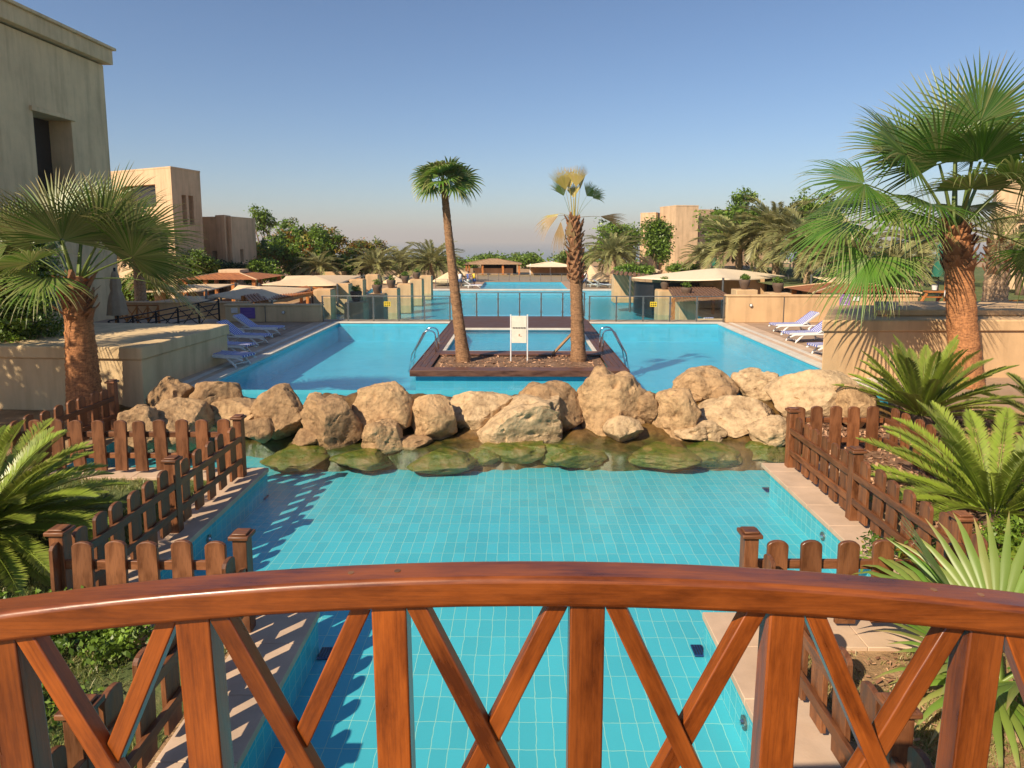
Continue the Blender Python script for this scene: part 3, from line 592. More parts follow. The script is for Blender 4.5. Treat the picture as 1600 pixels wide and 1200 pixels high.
# rules board on two posts
t = empty('notice_board', (P(811, 566, ZI).x, 15.0, ZI - 0.05), 0, 'ivory notice board on two white posts between the two island palms', 'sign')
for sx in (-0.19, 0.19): b = MB(); b.box((sx, 0, 0.55), (0.028, 0.028, 1.1)); b.build('post', M['white'], t, bevel=0.003)
b = MB(); b.box((0, -0.02, 0.76), (0.34, 0.018, 0.62)); b.build('panel', M['board'], t, bevel=0.003)
b = MB(); b.box((0, -0.034, 0.80), (0.30, 0.012, 0.012)); [b.box((-0.12 + k * 0.06, -0.036, 0.80), (0.018, 0.014, 0.026)) for k in range(5)]; b.build('hinge_strip', M['steel'], t)
b = MB(); b.box((0.005, -0.0305, 0.63), (0.03, 0.003, 0.05)); b.box((0.04, -0.0305, 0.605), (0.045, 0.003, 0.012)); b.build('faded_mark', M['terracotta'], t)
# ladders
def ladder(x, y, sg, lb):
    t = empty('pool_handrail', (x, y, ZI - 0.02), 0, lb, 'handrail', 'chrome handrails on the island deck edges')
    for dy in (-0.28, 0.28):
        pts = [(sg * 0.0 - sg * 0.12, dy, 0.0), (-sg * 0.12, dy, 0.42)] + [(-sg * 0.12 + sg * 0.16 * (1 - math.cos(a)), dy, 0.42 + 0.12 * math.sin(a)) for a in (0.5, 1.0, 1.57, 2.1, 2.6)] + [(sg * 0.46, dy, -0.05), (sg * 0.55, dy, -0.5)]
        b = MB(); b.tube(pts, 0.02, 8); b.build('rail', M['chrome'], t, smooth=True)
    b = MB()
    for z in (-0.25, -0.45): b.tube([(sg * (0.48 - (z + .25) * .1), -0.28, z), (sg * (0.48 - (z + .25) * .1), 0.28, z)], 0.018, 6)
    b.build('tread', M['chrome'], t)
ladder(IX0 + 0.1, 16.4, -1, 'chrome handrail at the left edge of the island deck'); ladder(IX1 - 0.1, 16.6, 1, 'chrome handrail at the right edge of the island deck')
b = MB(); pa, pb = P(864, 553, ZI), Q(893, 522, 15.3); b.bar(pa, pb, 0.05, 0.05); tag(b.build('prop_pole', M['thatch']), 'wooden prop leaning against the right island palm trunk', 'pole')

# ------------------------------------------------------------------ glass barriers
def barrier(x0, x1, y, z, h, n, lb, posts='dark', sgn=None):
    t = empty('glass_barrier', ((x0 + x1) / 2, y, z), 0, lb, 'barrier', 'glass barriers along the pool terraces'); W = (x1 - x0) / n
    for i in range(n + 1):
        b = MB(); b.box((x0 + i * W - (x0 + x1) / 2, 0, h / 2), (0.05, 0.05, h)); p = b.build('post', M['steel'], t, bevel=0.004)
        for zz in (0.2 * h, 0.75 * h): b = MB(); b.box((x0 + i * W - (x0 + x1) / 2, -0.03, zz), (0.10, 0.03, 0.03)); b.build('clamp', M['steel'], p)
    for i in range(n): b = MB(); b.box((x0 + (i + .5) * W - (x0 + x1) / 2, 0, h * 0.5), (W - 0.09, 0.012, h - 0.12)); b.build('glass_panel', M['glass'], t)
    b = MB(); b.box((0, 0, h + 0.012), (x1 - x0 + 0.06, 0.06, 0.028)); b.build('top_rail', M['steel'], t, bevel=0.004)
    return t
YB = 22.95; zb = 0.36
xl = P(492, 507, zb).x; xm0 = Q(718, 480, YB).x; xm1 = Q(897, 480, YB).x; xr = P(1137, 500, zb).x
t1 = barrier(-6.85, -2.42, YB, zb, 0.86, 5, 'glass pool barrier with steel posts left of the island deck')
t3 = barrier(2.42, 7.05, YB, zb, 0.86, 5, 'glass pool barrier with steel posts right of the island deck')
t2 = barrier(-2.3, 2.3, 23.62, ZI, 0.84, 6, 'glass barrier at the back edge of the timber island deck')
for t, px in ((t1, 605), (t3, 1021)):
    p = Q(px, 477, YB - 0.03); q = Vector(t.location); b = MB(); b.box((p.x - q.x, -0.02, 0.60), (0.23, 0.008, 0.17)); s_ = b.build('warning_sticker', M['yellow'], t, bevel=0.001)
    b = MB()
    for r_ in range(2):
        for k in range(3): b.box((p.x - q.x - 0.07 + k * 0.07, -0.0255, 0.56 + r_ * 0.075), (0.045, 0.003, 0.04))
    b.build('print', M['black'], s_)
barrier(-4.0, 5.0, 63.6, ZT + 0.03, 0.72, 9, 'distant glass barrier behind the third pool', 'steel')
barrier(-6.9, -3.9, 54.6, ZT + 0.03, 0.72, 3, 'distant glass barrier beside the sunbathers left of the third pool', 'steel')
barrier(4.4, 9.6, 54.6, ZT + 0.03, 0.72, 5, 'distant glass barrier in front of the tan umbrellas', 'steel')
# ------------------------------------------------------------------ vegetation builders (numpy)
def frame(d, up=np.array([0, 0, 1.0])):
    d = d / np.linalg.norm(d); s_ = np.cross(d, up); l = np.linalg.norm(s_)
    s_ = s_ / l if l > 1e-5 else np.array([1.0, 0, 0]); return d, s_, np.cross(s_, d)
def curve_pts(p0, az, el0, L, droop, n, r=None, side=0.0):
    """points of a stalk that starts at elevation el0 and bends down by droop over its length"""
    pts = [np.array(p0, float)]; dirs = []
    for i in range(n):
        t = (i + .5) / n; el = el0 - droop * (t ** 1.3); a = az + side * t
        d = np.array([math.cos(a) * math.cos(el), math.sin(a) * math.cos(el), math.sin(el)]); dirs.append(d); pts.append(pts[-1] + d * L / n)
    dirs.append(dirs[-1]); return np.array(pts), np.array(dirs)
def fan_leaf(p0, az, el, pet, rad, nseg, spread, rng, droop=0.5, tone=0.5, dry=0.15, tipdroop=1.0, tilt=0.0, split=0.55):
    """costapalmate leaf: petiole then a pleated fan whose segments part and hang at the tips"""
    P_, D_ = curve_pts(p0, az, el, pet, droop * 0.6, 6); V = []; Fq = []; T = []; Dr = []
    d, s_, u = frame(D_[-1]); w0 = 0.022 * rad / 0.9
    for i, (p, dd) in enumerate(zip(P_, D_)):
        _, ss, uu = frame(dd); k = w0 * (1.3 - 0.6 * i / 6)
        V += [p - ss * k, p + ss * k, p - uu * k * 0.6]; T += [min(1, tone + 0.25)] * 3; Dr += [0.25] * 3
    for i in range(6):
        a = i * 3; b_ = a + 3; Fq += [(a, a + 1, b_ + 1, b_), (a + 1, a + 2, b_ + 2, b_ + 1), (a + 2, a, b_, b_ + 2)]
    hub = P_[-1]; d, s_, u = frame(D_[-1])
    el_h = math.asin(max(-1, min(1, d[2]))); ca, sa = math.cos(droop * 0.5), math.sin(droop * 0.5); d2 = d * ca - u * sa; u2 = u * ca + d * sa
    ct, st = math.cos(tilt), math.sin(tilt); s2 = s_ * ct + u2 * st; u2 = u2 * ct - s_ * st; d, s_, u = d2, s2, u2
    st_r = [0.03, 0.3, split, 0.72, 0.86, 1.0]; da = spread / nseg
    for k in range(nseg):
        a = -spread / 2 + (k + .5) * da; R_ = rad * (0.80 + 0.20 * math.cos(a * 0.7)) * rng.uniform(0.92, 1.06); dk = max(0, rng.gauss(dry, 0.12)); jit = rng.gauss(0, da * 0.18)
        hang = tipdroop * rng.uniform(0.6, 1.3); tk = min(1, max(0, tone + rng.gauss(0, 0.08)))
        dr = d * math.cos(a) + s_ * math.sin(a); tg = -d * math.sin(a) + s_ * math.cos(a); base = len(V)
        for i, r_ in enumerate(st_r):
            rr = R_ * r_; hw = rr * math.tan(da / 2) if r_ <= split else (R_ * split * math.tan(da / 2)) * (1 - (r_ - split) / (1 - split)) ** 0.8
            hw = max(hw, 0.0006); c = 0.16 * rr * abs(math.sin(a)) * 0.5
            p = hub + dr * rr + u * c
            if r_ > split: q = (r_ - split) / (1 - split); p = p + tg * jit * R_ * q; p = p - np.array([0, 0, 1.0]) * hang * R_ * 0.30 * q ** 1.7 - dr * hang * R_ * 0.10 * q ** 2
            z = hw * 0.45
            V += [p - tg * hw, p + u * z, p + tg * hw]
            q2 = 0 if r_ < 0.72 else (r_ - 0.72) / 0.28; T += [tk] * 3; Dr += [min(1, dk + (q2 ** 1.5) * (0.35 + dk * 2))] * 3
        for i in range(5):
            a_ = base + i * 3; b_ = a_ + 3; Fq += [(a_, a_ + 1, b_ + 1, b_), (a_ + 1, a_ + 2, b_ + 2, b_ + 1)]
    return V, Fq, T, Dr
def pinnate(p0, az, el, L, droop, nl, ll, lw, rng, vang=0.35, fwd=0.7, tone=0.5, dry=0.0, start=0.1, stiff=0.15, rw=0.012, taper=0.55, twist=0.0, side=0.0, rows=1):
    """feather leaf: arching rachis with paired leaflets"""
    n = 14; P_, D_ = curve_pts(p0, az, el, L, droop, n, side=side); V = []; Fq = []; T = []; Dr = []
    for i, (p, dd) in enumerate(zip(P_, D_)):
        _, ss, uu = frame(dd); k = rw * (1.15 - i / n); V += [p - ss * k, p + ss * k, p + uu * k]; T += [min(1, tone + .3)] * 3; Dr += [dry] * 3
    for i in range(n):
        a = i * 3; b_ = a + 3; Fq += [(a, a + 1, b_ + 1, b_), (a + 1, a + 2, b_ + 2, b_ + 1), (a + 2, a, b_, b_ + 2)]
    for k in range(nl):
        t = start + (1 - start) * (k + .5) / nl; x = t * n; i = min(n - 1, int(x)); f = x - i; p = P_[i] * (1 - f) + P_[i + 1] * f; dd, ss, uu = frame(D_[i])
        if twist: c_, s__ = math.cos(twist), math.sin(twist); ss, uu = ss * c_ + uu * s__, uu * c_ - ss * s__
        env = min(1, 0.5 + (t - start) * 2.2) * min(1, 0.22 + (1 - t) * 4.2) if rows == 1 else (math.sin(math.pi * min(1, 0.12 + 0.88 * (1 - t) ** taper)) ** 0.6 if t > 0.5 else min(1, 0.55 + (t - start) * 1.6))
        env = max(0.18, env)
        for sg in (-1, 1):
            va = vang + rng.gauss(0, 0.10 if rows > 1 else 0.04); fw = fwd + 0.25 * t + rng.gauss(0, 0.05)
            dl = (ss * sg * math.cos(va) + uu * math.sin(va)) * math.cos(fw) + dd * math.sin(fw); l = ll * env * rng.uniform(0.9, 1.05); w_ = dd * lw * 0.5
            tp = p + dl * l - np.array([0, 0, 1.0]) * l * stiff * rng.uniform(0.5, 1.5); m = p + dl * l * 0.5 - np.array([0, 0, 1.0]) * l * stiff * 0.2
            b = len(V); V += [p - w_ * 0.6, m - w_, tp, m + w_]; tk = min(1, max(0, tone + rng.gauss(0, 0.09))); T += [tk * 0.85, tk, min(1, tk + .12), tk]; dd_ = min(1, max(0, dry + rng.gauss(0, 0.05))); Dr += [dd_, dd_, min(1, dd_ + 0.15), dd_]; Fq.append((b, b + 1, b + 2, b + 3))
    return V, Fq, T, Dr
def merge(parts):
    V, Fq, T, D = [], [], [], []
    for v, f, t, d in parts:
        o = len(V); V += list(v); Fq += [tuple(i + o for i in q) for q in f]; T += t; D += d
    return V, Fq, T, D
def local_obj(name, parts, m, parent, loc=None): V, Fq, T, D = merge(parts) if isinstance(parts, list) else parts; return npmesh(name, V, Fq, m, T, D, parent, loc)
def palm_trunk(th, h, r0, r1, m, lean=(0, 0), flare=1.25, ring=0.05, bend=0.0, boots=0, bz=0.75, seed=1, rough=0.05, bootlen=0.2):
    rg = random.Random(seed); n = 20; N_ = max(14, int(h / 0.045)); V = []; rows = []
    for i in range(N_ + 1):
        t = i / N_; z = h * t; r_ = r0 + (r1 - r0) * t + r0 * (flare - 1) * math.exp(-t * h * 2.2); saw = (z / ring) % 1.0; r_ *= 1 + rough * (saw - .5)
        cx = lean[0] * t + bend * math.sin(t * math.pi); cy_ = lean[1] * t; row = []
        for k in range(n):
            a = 2 * math.pi * k / n; nz = mnoise.noise(Vector((math.cos(a) * 2 + seed, math.sin(a) * 2, z * 2.5))) * 0.06 + mnoise.noise(Vector((math.cos(a) * 6 + seed, math.sin(a) * 6, z * 14))) * 0.07
            row.append((cx + math.cos(a) * r_ * (1 + nz), cy_ + math.sin(a) * r_ * (1 + nz), z + (0.02 * mnoise.noise(Vector((a * 2, z * 3, seed)))) * (0 < i < N_)))
        rows.append(row)
    b = MB(); V = [p for r_ in rows for p in r_]; b.add(V, [(i * n + k, i * n + (k + 1) % n, (i + 1) * n + (k + 1) % n, (i + 1) * n + k) for i in range(N_) for k in range(n)] + [tuple(N_ * n + k for k in range(n))])
    tr = b.build('trunk', m, th, smooth=True)
    if boots:
        b = MB()
        for i in range(boots):
            t = bz + (1 - bz) * i / boots; a = i * 2.4 + rg.uniform(-.2, .2); z = h * t; r_ = (r0 + (r1 - r0) * t) * 0.95; cx = lean[0] * t + bend * math.sin(t * math.pi); cy_ = lean[1] * t
            o = Vector((math.cos(a), math.sin(a), 0)); s_ = Vector((-math.sin(a), math.cos(a), 0)); p = Vector((cx, cy_, z)) + o * r_; L = bootlen * rg.uniform(0.6, 1.2); el = rg.uniform(0.5, 1.25); d = o * math.cos(el) + Vector((0, 0, math.sin(el))); w_ = 0.05 * rg.uniform(.7, 1.3) * (r1 / 0.16)
            b.add([p - s_ * w_ * 1.6 - Vector((0, 0, .05)), p + s_ * w_ * 1.6 - Vector((0, 0, .05)), p + d * L + s_ * w_ * .6, p + d * L - s_ * w_ * .6, p + o * 0.05 + d * L * 0.5], [(0, 1, 4), (1, 2, 4), (2, 3, 4), (3, 0, 4), (0, 3, 2, 1)])
        b.build('old_leaf_bases', M['boot'], tr)
    return tr
def tube_np(mb, p0, p1, r0, r1, rg, n=6, wob=0.08):
    p0, p1 = Vector(p0), Vector(p1); L = (p1 - p0).length; pts = [p0.lerp(p1, t) + Vector((rg.uniform(-1, 1), rg.uniform(-1, 1), 0)) * L * wob * math.sin(t * math.pi) for t in (0, .25, .5, .75, 1)]
    mb.tube(pts, [r0 + (r1 - r0) * t for t in (0, .25, .5, .75, 1)], n)
def leaf_cloud(lobes, nclump, per, size, cr, rs, dryp=0.0, shell=0.6, flat=0.7):
    """leaf quads gathered in clumps through several lobes; lobes = (cx,cy,cz,rx,ry,rz)"""
    lobes = np.array(lobes, float); vol = lobes[:, 3] * lobes[:, 4] * lobes[:, 5]; idx = rs.choice(len(lobes), nclump, p=vol ** 0.8 / (vol ** 0.8).sum())
    d = rs.normal(size=(nclump, 3)); d /= np.linalg.norm(d, axis=1)[:, None]; rad = shell + (1 - shell) * rs.rand(nclump) ** 0.6; rad = np.where(rs.rand(nclump) < 0.22, rs.rand(nclump) * shell, rad)
    cc = lobes[idx, :3] + d * lobes[idx, 3:] * rad[:, None]; tone_c = np.clip(rs.normal(0.45, 0.22, nclump), 0, 1); dry_c = (rs.rand(nclump) < dryp) * rs.uniform(0.4, 1.0, nclump)
    cs = cr * rs.uniform(0.6, 1.35, nclump); ci = np.repeat(np.arange(nclump), per); n = len(ci)
    off = rs.normal(size=(n, 3)) * cs[ci][:, None] * np.array([1, 1, flat]) * 0.55; p = cc[ci] + off
    nr = rs.normal(size=(n, 3)) + np.array([0, 0, 0.9]) + d[ci] * 0.8; nr /= np.linalg.norm(nr, axis=1)[:, None]; a = np.cross(nr, rs.normal(size=(n, 3))); a /= np.linalg.norm(a, axis=1)[:, None]; b = np.cross(nr, a)
    s_ = size * rs.uniform(0.6, 1.3, n)[:, None]; V = np.stack([p - a * s_, p - b * s_ * 0.5, p + a * s_, p + b * s_ * 0.5], 1).reshape(-1, 3)
    Fq = np.arange(n * 4).reshape(-1, 4); T = np.clip(np.repeat(tone_c[ci] + rs.normal(0, 0.12, n), 4), 0, 1); D = np.clip(np.repeat(dry_c[ci] * rs.uniform(.5, 1.1, n), 4), 0, 1); return V, Fq, T, D
def tree(loc, h, lobes, label, group='broadleaf trees around the resort', nclump=160, per=38, size=0.16, cr=0.55, mt='tree', dryp=0.0, tr=0.16, seed=1, trunk_h=None, cat='tree', name='broadleaf_tree', limbs=5, shell=0.6):
    rg = random.Random(seed); rs = np.random.RandomState(seed); th = empty(name, loc, 0, label, cat, group); lb = [tuple(l) for l in lobes]
    th_ = trunk_h or h * 0.35; mb = MB(); top = (rg.uniform(-.2, .2), rg.uniform(-.2, .2), th_); tube_np(mb, (0, 0, -0.1), top, tr * 1.2, tr * 0.75, rg, 8); mb.build('trunk', M['bark'], th, smooth=True)
    mb = MB()
    for i, l in enumerate(lb[:max(limbs, len(lb))]): tube_np(mb, (top[0], top[1], th_ - 0.05 * (i % 3)), (l[0] * .9, l[1] * .9, l[2]), tr * 0.55, tr * 0.12, rg, 5, 0.15)
    mb.build('limb', M['bark'], th, smooth=True)
    V, Fq, T, D = leaf_cloud(lb, nclump, per, size, cr, rs, dryp, shell); npmesh('crown', V, Fq, M[mt], T, D, th); return th
def pxtree(px0, px1, pyt, pyb, Y, label, lobes_n=6, gz=ZT, **k):
    """a tree standing at distance Y whose crown spans the given photo extent"""
    s_ = pxm(Y); c = Q((px0 + px1) / 2, (pyt + pyb) / 2, Y); W = (px1 - px0) * s_; Hh = (pyb - pyt) * s_; rg = random.Random(k.get('seed', 1)); lobes = []
    zc = c.z - gz
    lobes.append((0, 0, zc, W * 0.30, W * 0.28, Hh * 0.38))
    for i in range(lobes_n):
        a = 2 * math.pi * i / lobes_n + rg.uniform(-.3, .3); rr = W * 0.30; f = rg.uniform(0.16, 0.24)
        lobes.append((math.cos(a) * rr, math.sin(a) * rr * 0.8, zc + Hh * rg.uniform(-0.26, 0.30) * 0.9, W * f, W * f, Hh * rg.uniform(0.16, 0.26)))
    return tree((c.x, Y, gz), c.z - gz + Hh / 2, lobes, label, **k)
# ------------------------------------------------------------------ rocks
def rock_mesh(seed, sub=5, cuts=6, squash=(1, 1, 1)):
    bm = bmesh.new(); bmesh.ops.create_icosphere(bm, subdivisions=sub, radius=1.0); rg = random.Random(seed); off = Vector((seed * 3.1, seed * 1.7, seed * .9))
    pl = []
    for i in range(cuts):
        d = Vector((rg.gauss(0, 1), rg.gauss(0, 1), rg.gauss(0, .8))).normalized(); pl.append((d, rg.uniform(0.55, 0.82)))
    for v in bm.verts:
        p = v.co.copy(); n = p.normalized(); r_ = 1 + 0.20 * mnoise.noise(n * 1.1 + off) + 0.10 * mnoise.noise(n * 2.3 + off)
        p = n * r_
        for d, h in pl:
            q = p.dot(d)
            if q > h: p -= d * (q - h) * 0.93
        w_ = mnoise.fractal(p * 2.6 + off, 0.9, 2.1, 5) * 0.040 + mnoise.fractal(p * 9 + off, 0.8, 2.1, 3) * 0.012
        rd = abs(mnoise.noise(p * 1.9 + off * 2)); w_ -= max(0, 0.06 - rd) * 0.8
        pit = mnoise.noise(p * 3.2 + off * 1.3); w_ -= max(0, pit - 0.33) * 0.30
        st_ = abs(mnoise.noise(Vector((p.x * .8, p.y * .8, p.z * 5)) + off)); w_ -= max(0, .05 - st_) * .35
        v.co = p + n * w_
    xs = [v.co.x for v in bm.verts]; ys = [v.co.y for v in bm.verts]; zs = [v.co.z for v in bm.verts]
    for v in bm.verts:
        v.co.x = (v.co.x - min(xs)) / (max(xs) - min(xs)) - .5; v.co.y = (v.co.y - min(ys)) / (max(ys) - min(ys)) - .5; v.co.z = (v.co.z - min(zs)) / (max(zs) - min(zs))
    return bm
RK = [ # centre x, top y, width, height in photo pixels, base height, material, tilt, words
 (268, 587, 70, 56, .30, 1, .2, 'shaded boulder high at the left end against the planter wall'),
 (340, 592, 74, 58, .28, 1, -.1, 'rounded brown boulder behind the oblong one at the left end'),
 (222, 634, 64, 60, .12, 0, 0, 'low boulder behind the picket row beside the left palm'),
 (277, 623, 86, 66, .08, 0, .1, 'broad smooth boulder seen above the left far pickets'),
 (368, 618, 86, 48, .12, 0, .15, 'oblong pitted boulder lying behind the left corner post'),
 (446, 598, 86, 76, .08, 1, 0, 'big round rough brown boulder left of the slanted wet one'),
 (494, 613, 30, 34, .26, 0, 0, 'small stone peeping out behind the big round boulder'),
 (520, 615, 90, 78, -.02, 1, .5, 'smooth wet boulder leaning to the right at the left of the cascade'),
 (604, 594, 92, 80, .06, 0, -.15, 'tall angular golden boulder with a rough flat face'),
 (598, 655, 62, 46, -.06, 0, .2, 'small orange stone at the water below the angular golden boulder'),
 (672, 615, 78, 66, .03, 0, .1, 'squarish fissured boulder right of the angular golden one'),
 (404, 652, 48, 34, .02, 1, 0, 'small brown stone under the round boulder near the corner post'),
 (752, 612, 96, 54, .10, 2, 0, 'long flat topped pale boulder below the left island palm'),
 (862, 597, 98, 66, .14, 1, .1, 'brown domed boulder behind the slanted pale slab'),
 (812, 616, 122, 72, -.02, 2, -.45, 'pale slanted slab sloping down left to the water'),
 (958, 572, 106, 94, .08, 0, -.3, 'largest tilted golden boulder in the middle of the cascade'),
 (973, 649, 56, 38, -.02, 2, .1, 'small pale stone at the foot of the largest boulder'),
 (1014, 610, 34, 44, .2, 1, 0, 'dark narrow stone wedged right of the largest boulder'),
 (1054, 605, 68, 72, .03, 0, .1, 'upright pitted boulder right of the largest boulder'),
 (1098, 572, 96, 54, .28, 0, -.1, 'hollowed boulder with a dark hole behind the upright one'),
 (1152, 616, 118, 54, .08, 2, -.2, 'long pale tapering boulder in front of the hollowed one'),
 (1181, 576, 66, 46, .30, 2, .1, 'pale knobbly boulder between the hollowed and the widest ones'),
 (1262, 575, 118, 78, .22, 2, .05, 'widest pale boulder behind the right corner post'),
 (1204, 648, 66, 42, .0, 2, 0, 'pale boulder at the water just left of the right corner post'),
 (1132, 602, 40, 34, .28, 1, 0, 'small dark stone in the gap below the hollowed boulder'),
 (1092, 655, 76, 32, -.03, 2, 0, 'flat pale stone at the water below the long tapering boulder'),
 (1332, 598, 56, 60, .25, 0, 0, 'boulder beside the planter wall at the right end'),
 (648, 680, 52, 20, -.1, 1, 0, 'half drowned stone in front of the squarish boulder'),
 (490, 668, 60, 30, -.08, 1, 0, 'half drowned dark stone at the foot of the slanted wet boulder')]
for i, (cx, ty, w_, h_, zb_, mi, tilt, lb) in enumerate(RK):
    b0 = P(cx, ty + h_, zb_); Y = b0.y + w_ * pxm(b0.y) * 0.42; s_ = pxm(Y); W, Hh = w_ * s_ * 1.12, h_ * s_ * 1.22
    bm = rock_mesh(i * 7 + 11, 5 if w_ > 60 else 4, 7); me = bpy.data.meshes.new('boulder'); c = Q(cx, ty + h_, Y)
    for v in bm.verts:
        v.co = Vector((v.co.x * W * 1.04, v.co.y * W * 0.86, v.co.z * Hh)); x, z = v.co.x, v.co.z - Hh / 2; ct, st = math.cos(tilt), math.sin(tilt); v.co.x = x * ct + z * st * (Hh / W if 0 else 1); v.co.z = -x * st * (Hh / W) + z * ct + Hh / 2
    zs = [v.co.z for v in bm.verts]; xs = [v.co.x for v in bm.verts]; k = Hh / (max(zs) - min(zs)); kx = W / (max(xs) - min(xs)); z0 = min(zs); xm = (max(xs) + min(xs)) / 2
    for v in bm.verts: v.co.z = (v.co.z - z0) * k; v.co.x = (v.co.x - xm) * kx
    bm.to_mesh(me); bm.free()
    for p in me.polygons: p.use_smooth = True
    me.set_sharp_from_angle(angle=R(38))
    me.materials.append((M['rock'], M['rock_brown'], M['rock_pale'])[mi]); o = bpy.data.objects.new('boulder', me); C.objects.link(o); top = Q(cx, ty, Y).z; o.location = (c.x, Y, top - Hh)
    tag(o, lb, 'boulder', 'boulders of the cascade')
# wet ledge between the pools
nx, ny = 300, 84; X0_, X1_, Y0_, Y1_ = -7.6, 6.6, 9.02, 12.5; V = []; Fq = []
for j in range(ny):
    for i in range(nx):
        x = X0_ + (X1_ - X0_) * i / (nx - 1); y = Y0_ + (Y1_ - Y0_) * j / (ny - 1)
        fr = 10.32 + 0.30 * mnoise.noise(Vector((x * 0.8, 0, 3))) + 0.16 * mnoise.noise(Vector((x * 2.3, 0, 5))) + 0.07 * mnoise.noise(Vector((x * 6, y * 5, 5))) + (0.55 if x < -3.7 else 0) * min(1, max(0, (-3.5 - x) / 0.5))
        t = (y - fr)
        q_ = min(1, max(0, -t / 0.42)); z = -0.47 + (0.5 + 0.5 * math.cos(q_ * math.pi)) * 0.33 + min(1, max(0, t / 1.1)) * 0.16 + min(1, max(0, (t - 0.9) / 1.3)) * 0.42
        z += (1 - q_) * 0.055 * mnoise.fractal(Vector((x * 1.6, y * 1.6, 0)), 0.8, 2, 5) + 0.03 * mnoise.noise(Vector((x * 5, y * 5, 2)))
        m_ = mnoise.noise(Vector((x * 1.5 + 4, y * 1.5, 9))); z += (1 - q_) * max(0, m_ - 0.1) * 0.26 * (1 if 0 < t + .25 < 1.2 else 0.3)
        y += q_ * 0.10
        if y > 12.15: z = min(z, 0.30) - (y - 12.15) * 1.8
        V.append((x, y, z))
for j in range(ny - 1):
    for i in range(nx - 1): Fq.append((j * nx + i, j * nx + i + 1, (j + 1) * nx + i + 1, (j + 1) * nx + i))
b = MB(); b.add(V, Fq); struct('rock_ledge', b, M['ledge'], smooth=True)

for i, (cx, ty, w_, h_, lb) in enumerate([(690, 690, 96, 34, 'mossy green stone under the water below the squarish boulder'), (560, 690, 84, 34, 'dark mossy stone under the water at the left of the cascade'), (455, 684, 96, 36, 'brown drowned stone beside the left corner post'), (800, 684, 92, 26, 'green mossy stone at the foot of the slanted pale slab'),
  (868, 688, 66, 24, 'small bright green stone under the water left of the mossy dome'), (906, 684, 78, 34, 'round mossy dome in the water below the largest boulder'), (1040, 692, 100, 26, 'flat mossy stone under the water right of the small waterfall'), (1118, 686, 84, 30, 'mossy stone under the water below the flat pale stone'), (1200, 684, 70, 28, 'mossy stone at the water beside the right corner post'), (755, 700, 46, 16, 'tiny drowned green stone in front of the slanted slab')]):
    b0 = P(cx, ty + h_ * 0.8, -0.14); Y = b0.y + 0.1; s_ = pxm(Y); bm = rock_mesh(300 + i * 3, 5, 5); me = bpy.data.meshes.new('mossy_stone'); top = Q(cx, ty, Y).z
    for v in bm.verts: v.co = Vector((v.co.x * w_ * s_ * 1.15, v.co.y * w_ * s_ * 0.9, v.co.z * 0.34))
    bm.to_mesh(me); bm.free(); [setattr(p_, 'use_smooth', True) for p_ in me.polygons]; me.materials.append(M['moss']); o = bpy.data.objects.new('mossy_stone', me); C.objects.link(o); o.location = (b0.x, Y + 0.12, min(top, -0.02) - 0.37); tag(o, lb, 'stone', 'mossy stones at the waterline')
# ------------------------------------------------------------------ palms and cycads near the pools
def fan_palm(loc, h, r0, r1, label, leaves, hubz, mt='fan', seed=1, cat='palm tree', name='fan_palm', group=None, trunkm='trunk_tan', **tk):
    rg = random.Random(seed); th = empty(name, loc, 0, label, cat, group); palm_trunk(th, h, r0, r1, M[trunkm], seed=seed, **tk); hub = tk.get('lean', (0, 0))
    for lf in leaves:
        az, el, pet, rad, nseg, spread, droop, td, tilt, tone, dry = lf[:11]; m = lf[11] if len(lf) > 11 else mt; lift = lf[12] if len(lf) > 12 else 0.0
        sp_ = 0.5 if (m == 'fan_yellow' or nseg < 20) else 0.42
        local_obj('frond', fan_leaf((hub[0] + math.cos(az) * r1 * 0.5, hub[1] + math.sin(az) * r1 * 0.5, hubz - h * 0 + lift), az, el, pet, rad, nseg, spread, rg, droop, tone, dry, td, tilt, sp_), M[m], th)
    return th
def auto_leaves(n, seed, pet, rad, nseg=34, spread=3.6, e0=0.1, e1=1.35, td=0.8, dry=0.15, droop=0.5, tone=(0.25, 0.7), azf=None):
    rg = random.Random(seed); out = []
    for i in range(n):
        t = (i + .5) / n; el = e1 + (e0 - e1) * t ** 0.8; az = i * 2.39996 + rg.uniform(-.25, .25)
        if azf: az = azf(az, i)
        out.append([az, el + rg.uniform(-.08, .08), pet * rg.uniform(.85, 1.15), rad * rg.uniform(.88, 1.08), nseg, spread * rg.uniform(.9, 1.05), droop * rg.uniform(.7, 1.3), td * rg.uniform(.7, 1.3), rg.uniform(-.35, .35), rg.uniform(*tone), dry * rg.uniform(.3, 1.6)])
    return out
# island palms
island_l = []
for az, el, tilt in [(1.6, 1.3, .1), (-1.4, 1.2, 0), (.2, 1.0, .9), (2.9, 1.05, .9), (-.3, .55, .8), (3.5, .6, .8), (.1, .2, .7), (3.1, .2, .7), (-1.0, .7, .3), (-2.1, .7, -.3), (-1.5, .25, 0), (1.2, .6, 0), (2.0, .6, 0), (-.5, -.15, .4), (3.7, -.15, .4), (-2.3, -.3, 0), (-1.6, .9, 0), (0.8, 1.3, .5), (-1.3, 1.05, .2), (-1.9, 1.1, -.2), (-1.57, .75, 0), (2.4, 1.3, .5), (-.9, -.3, 0), (1.5, 0, 0)]:
    island_l.append([az, el + 0.12 * math.sin(az * 5), (0.20 if el > 0.9 else 0.30) + 0.07 * math.sin(az * 3 + el * 9), 0.50 + 0.08 * math.sin(az * 11), 17, 3.2 + 0.5 * math.sin(az * 4), 0.35, 0.75, tilt + 0.3 * math.sin(az * 9), 0.45 + 0.3 * math.sin(az * 7), 0.18])
pL = P(722, 570, ZI - 0.05); topL = Q(693, 285, 15.1)
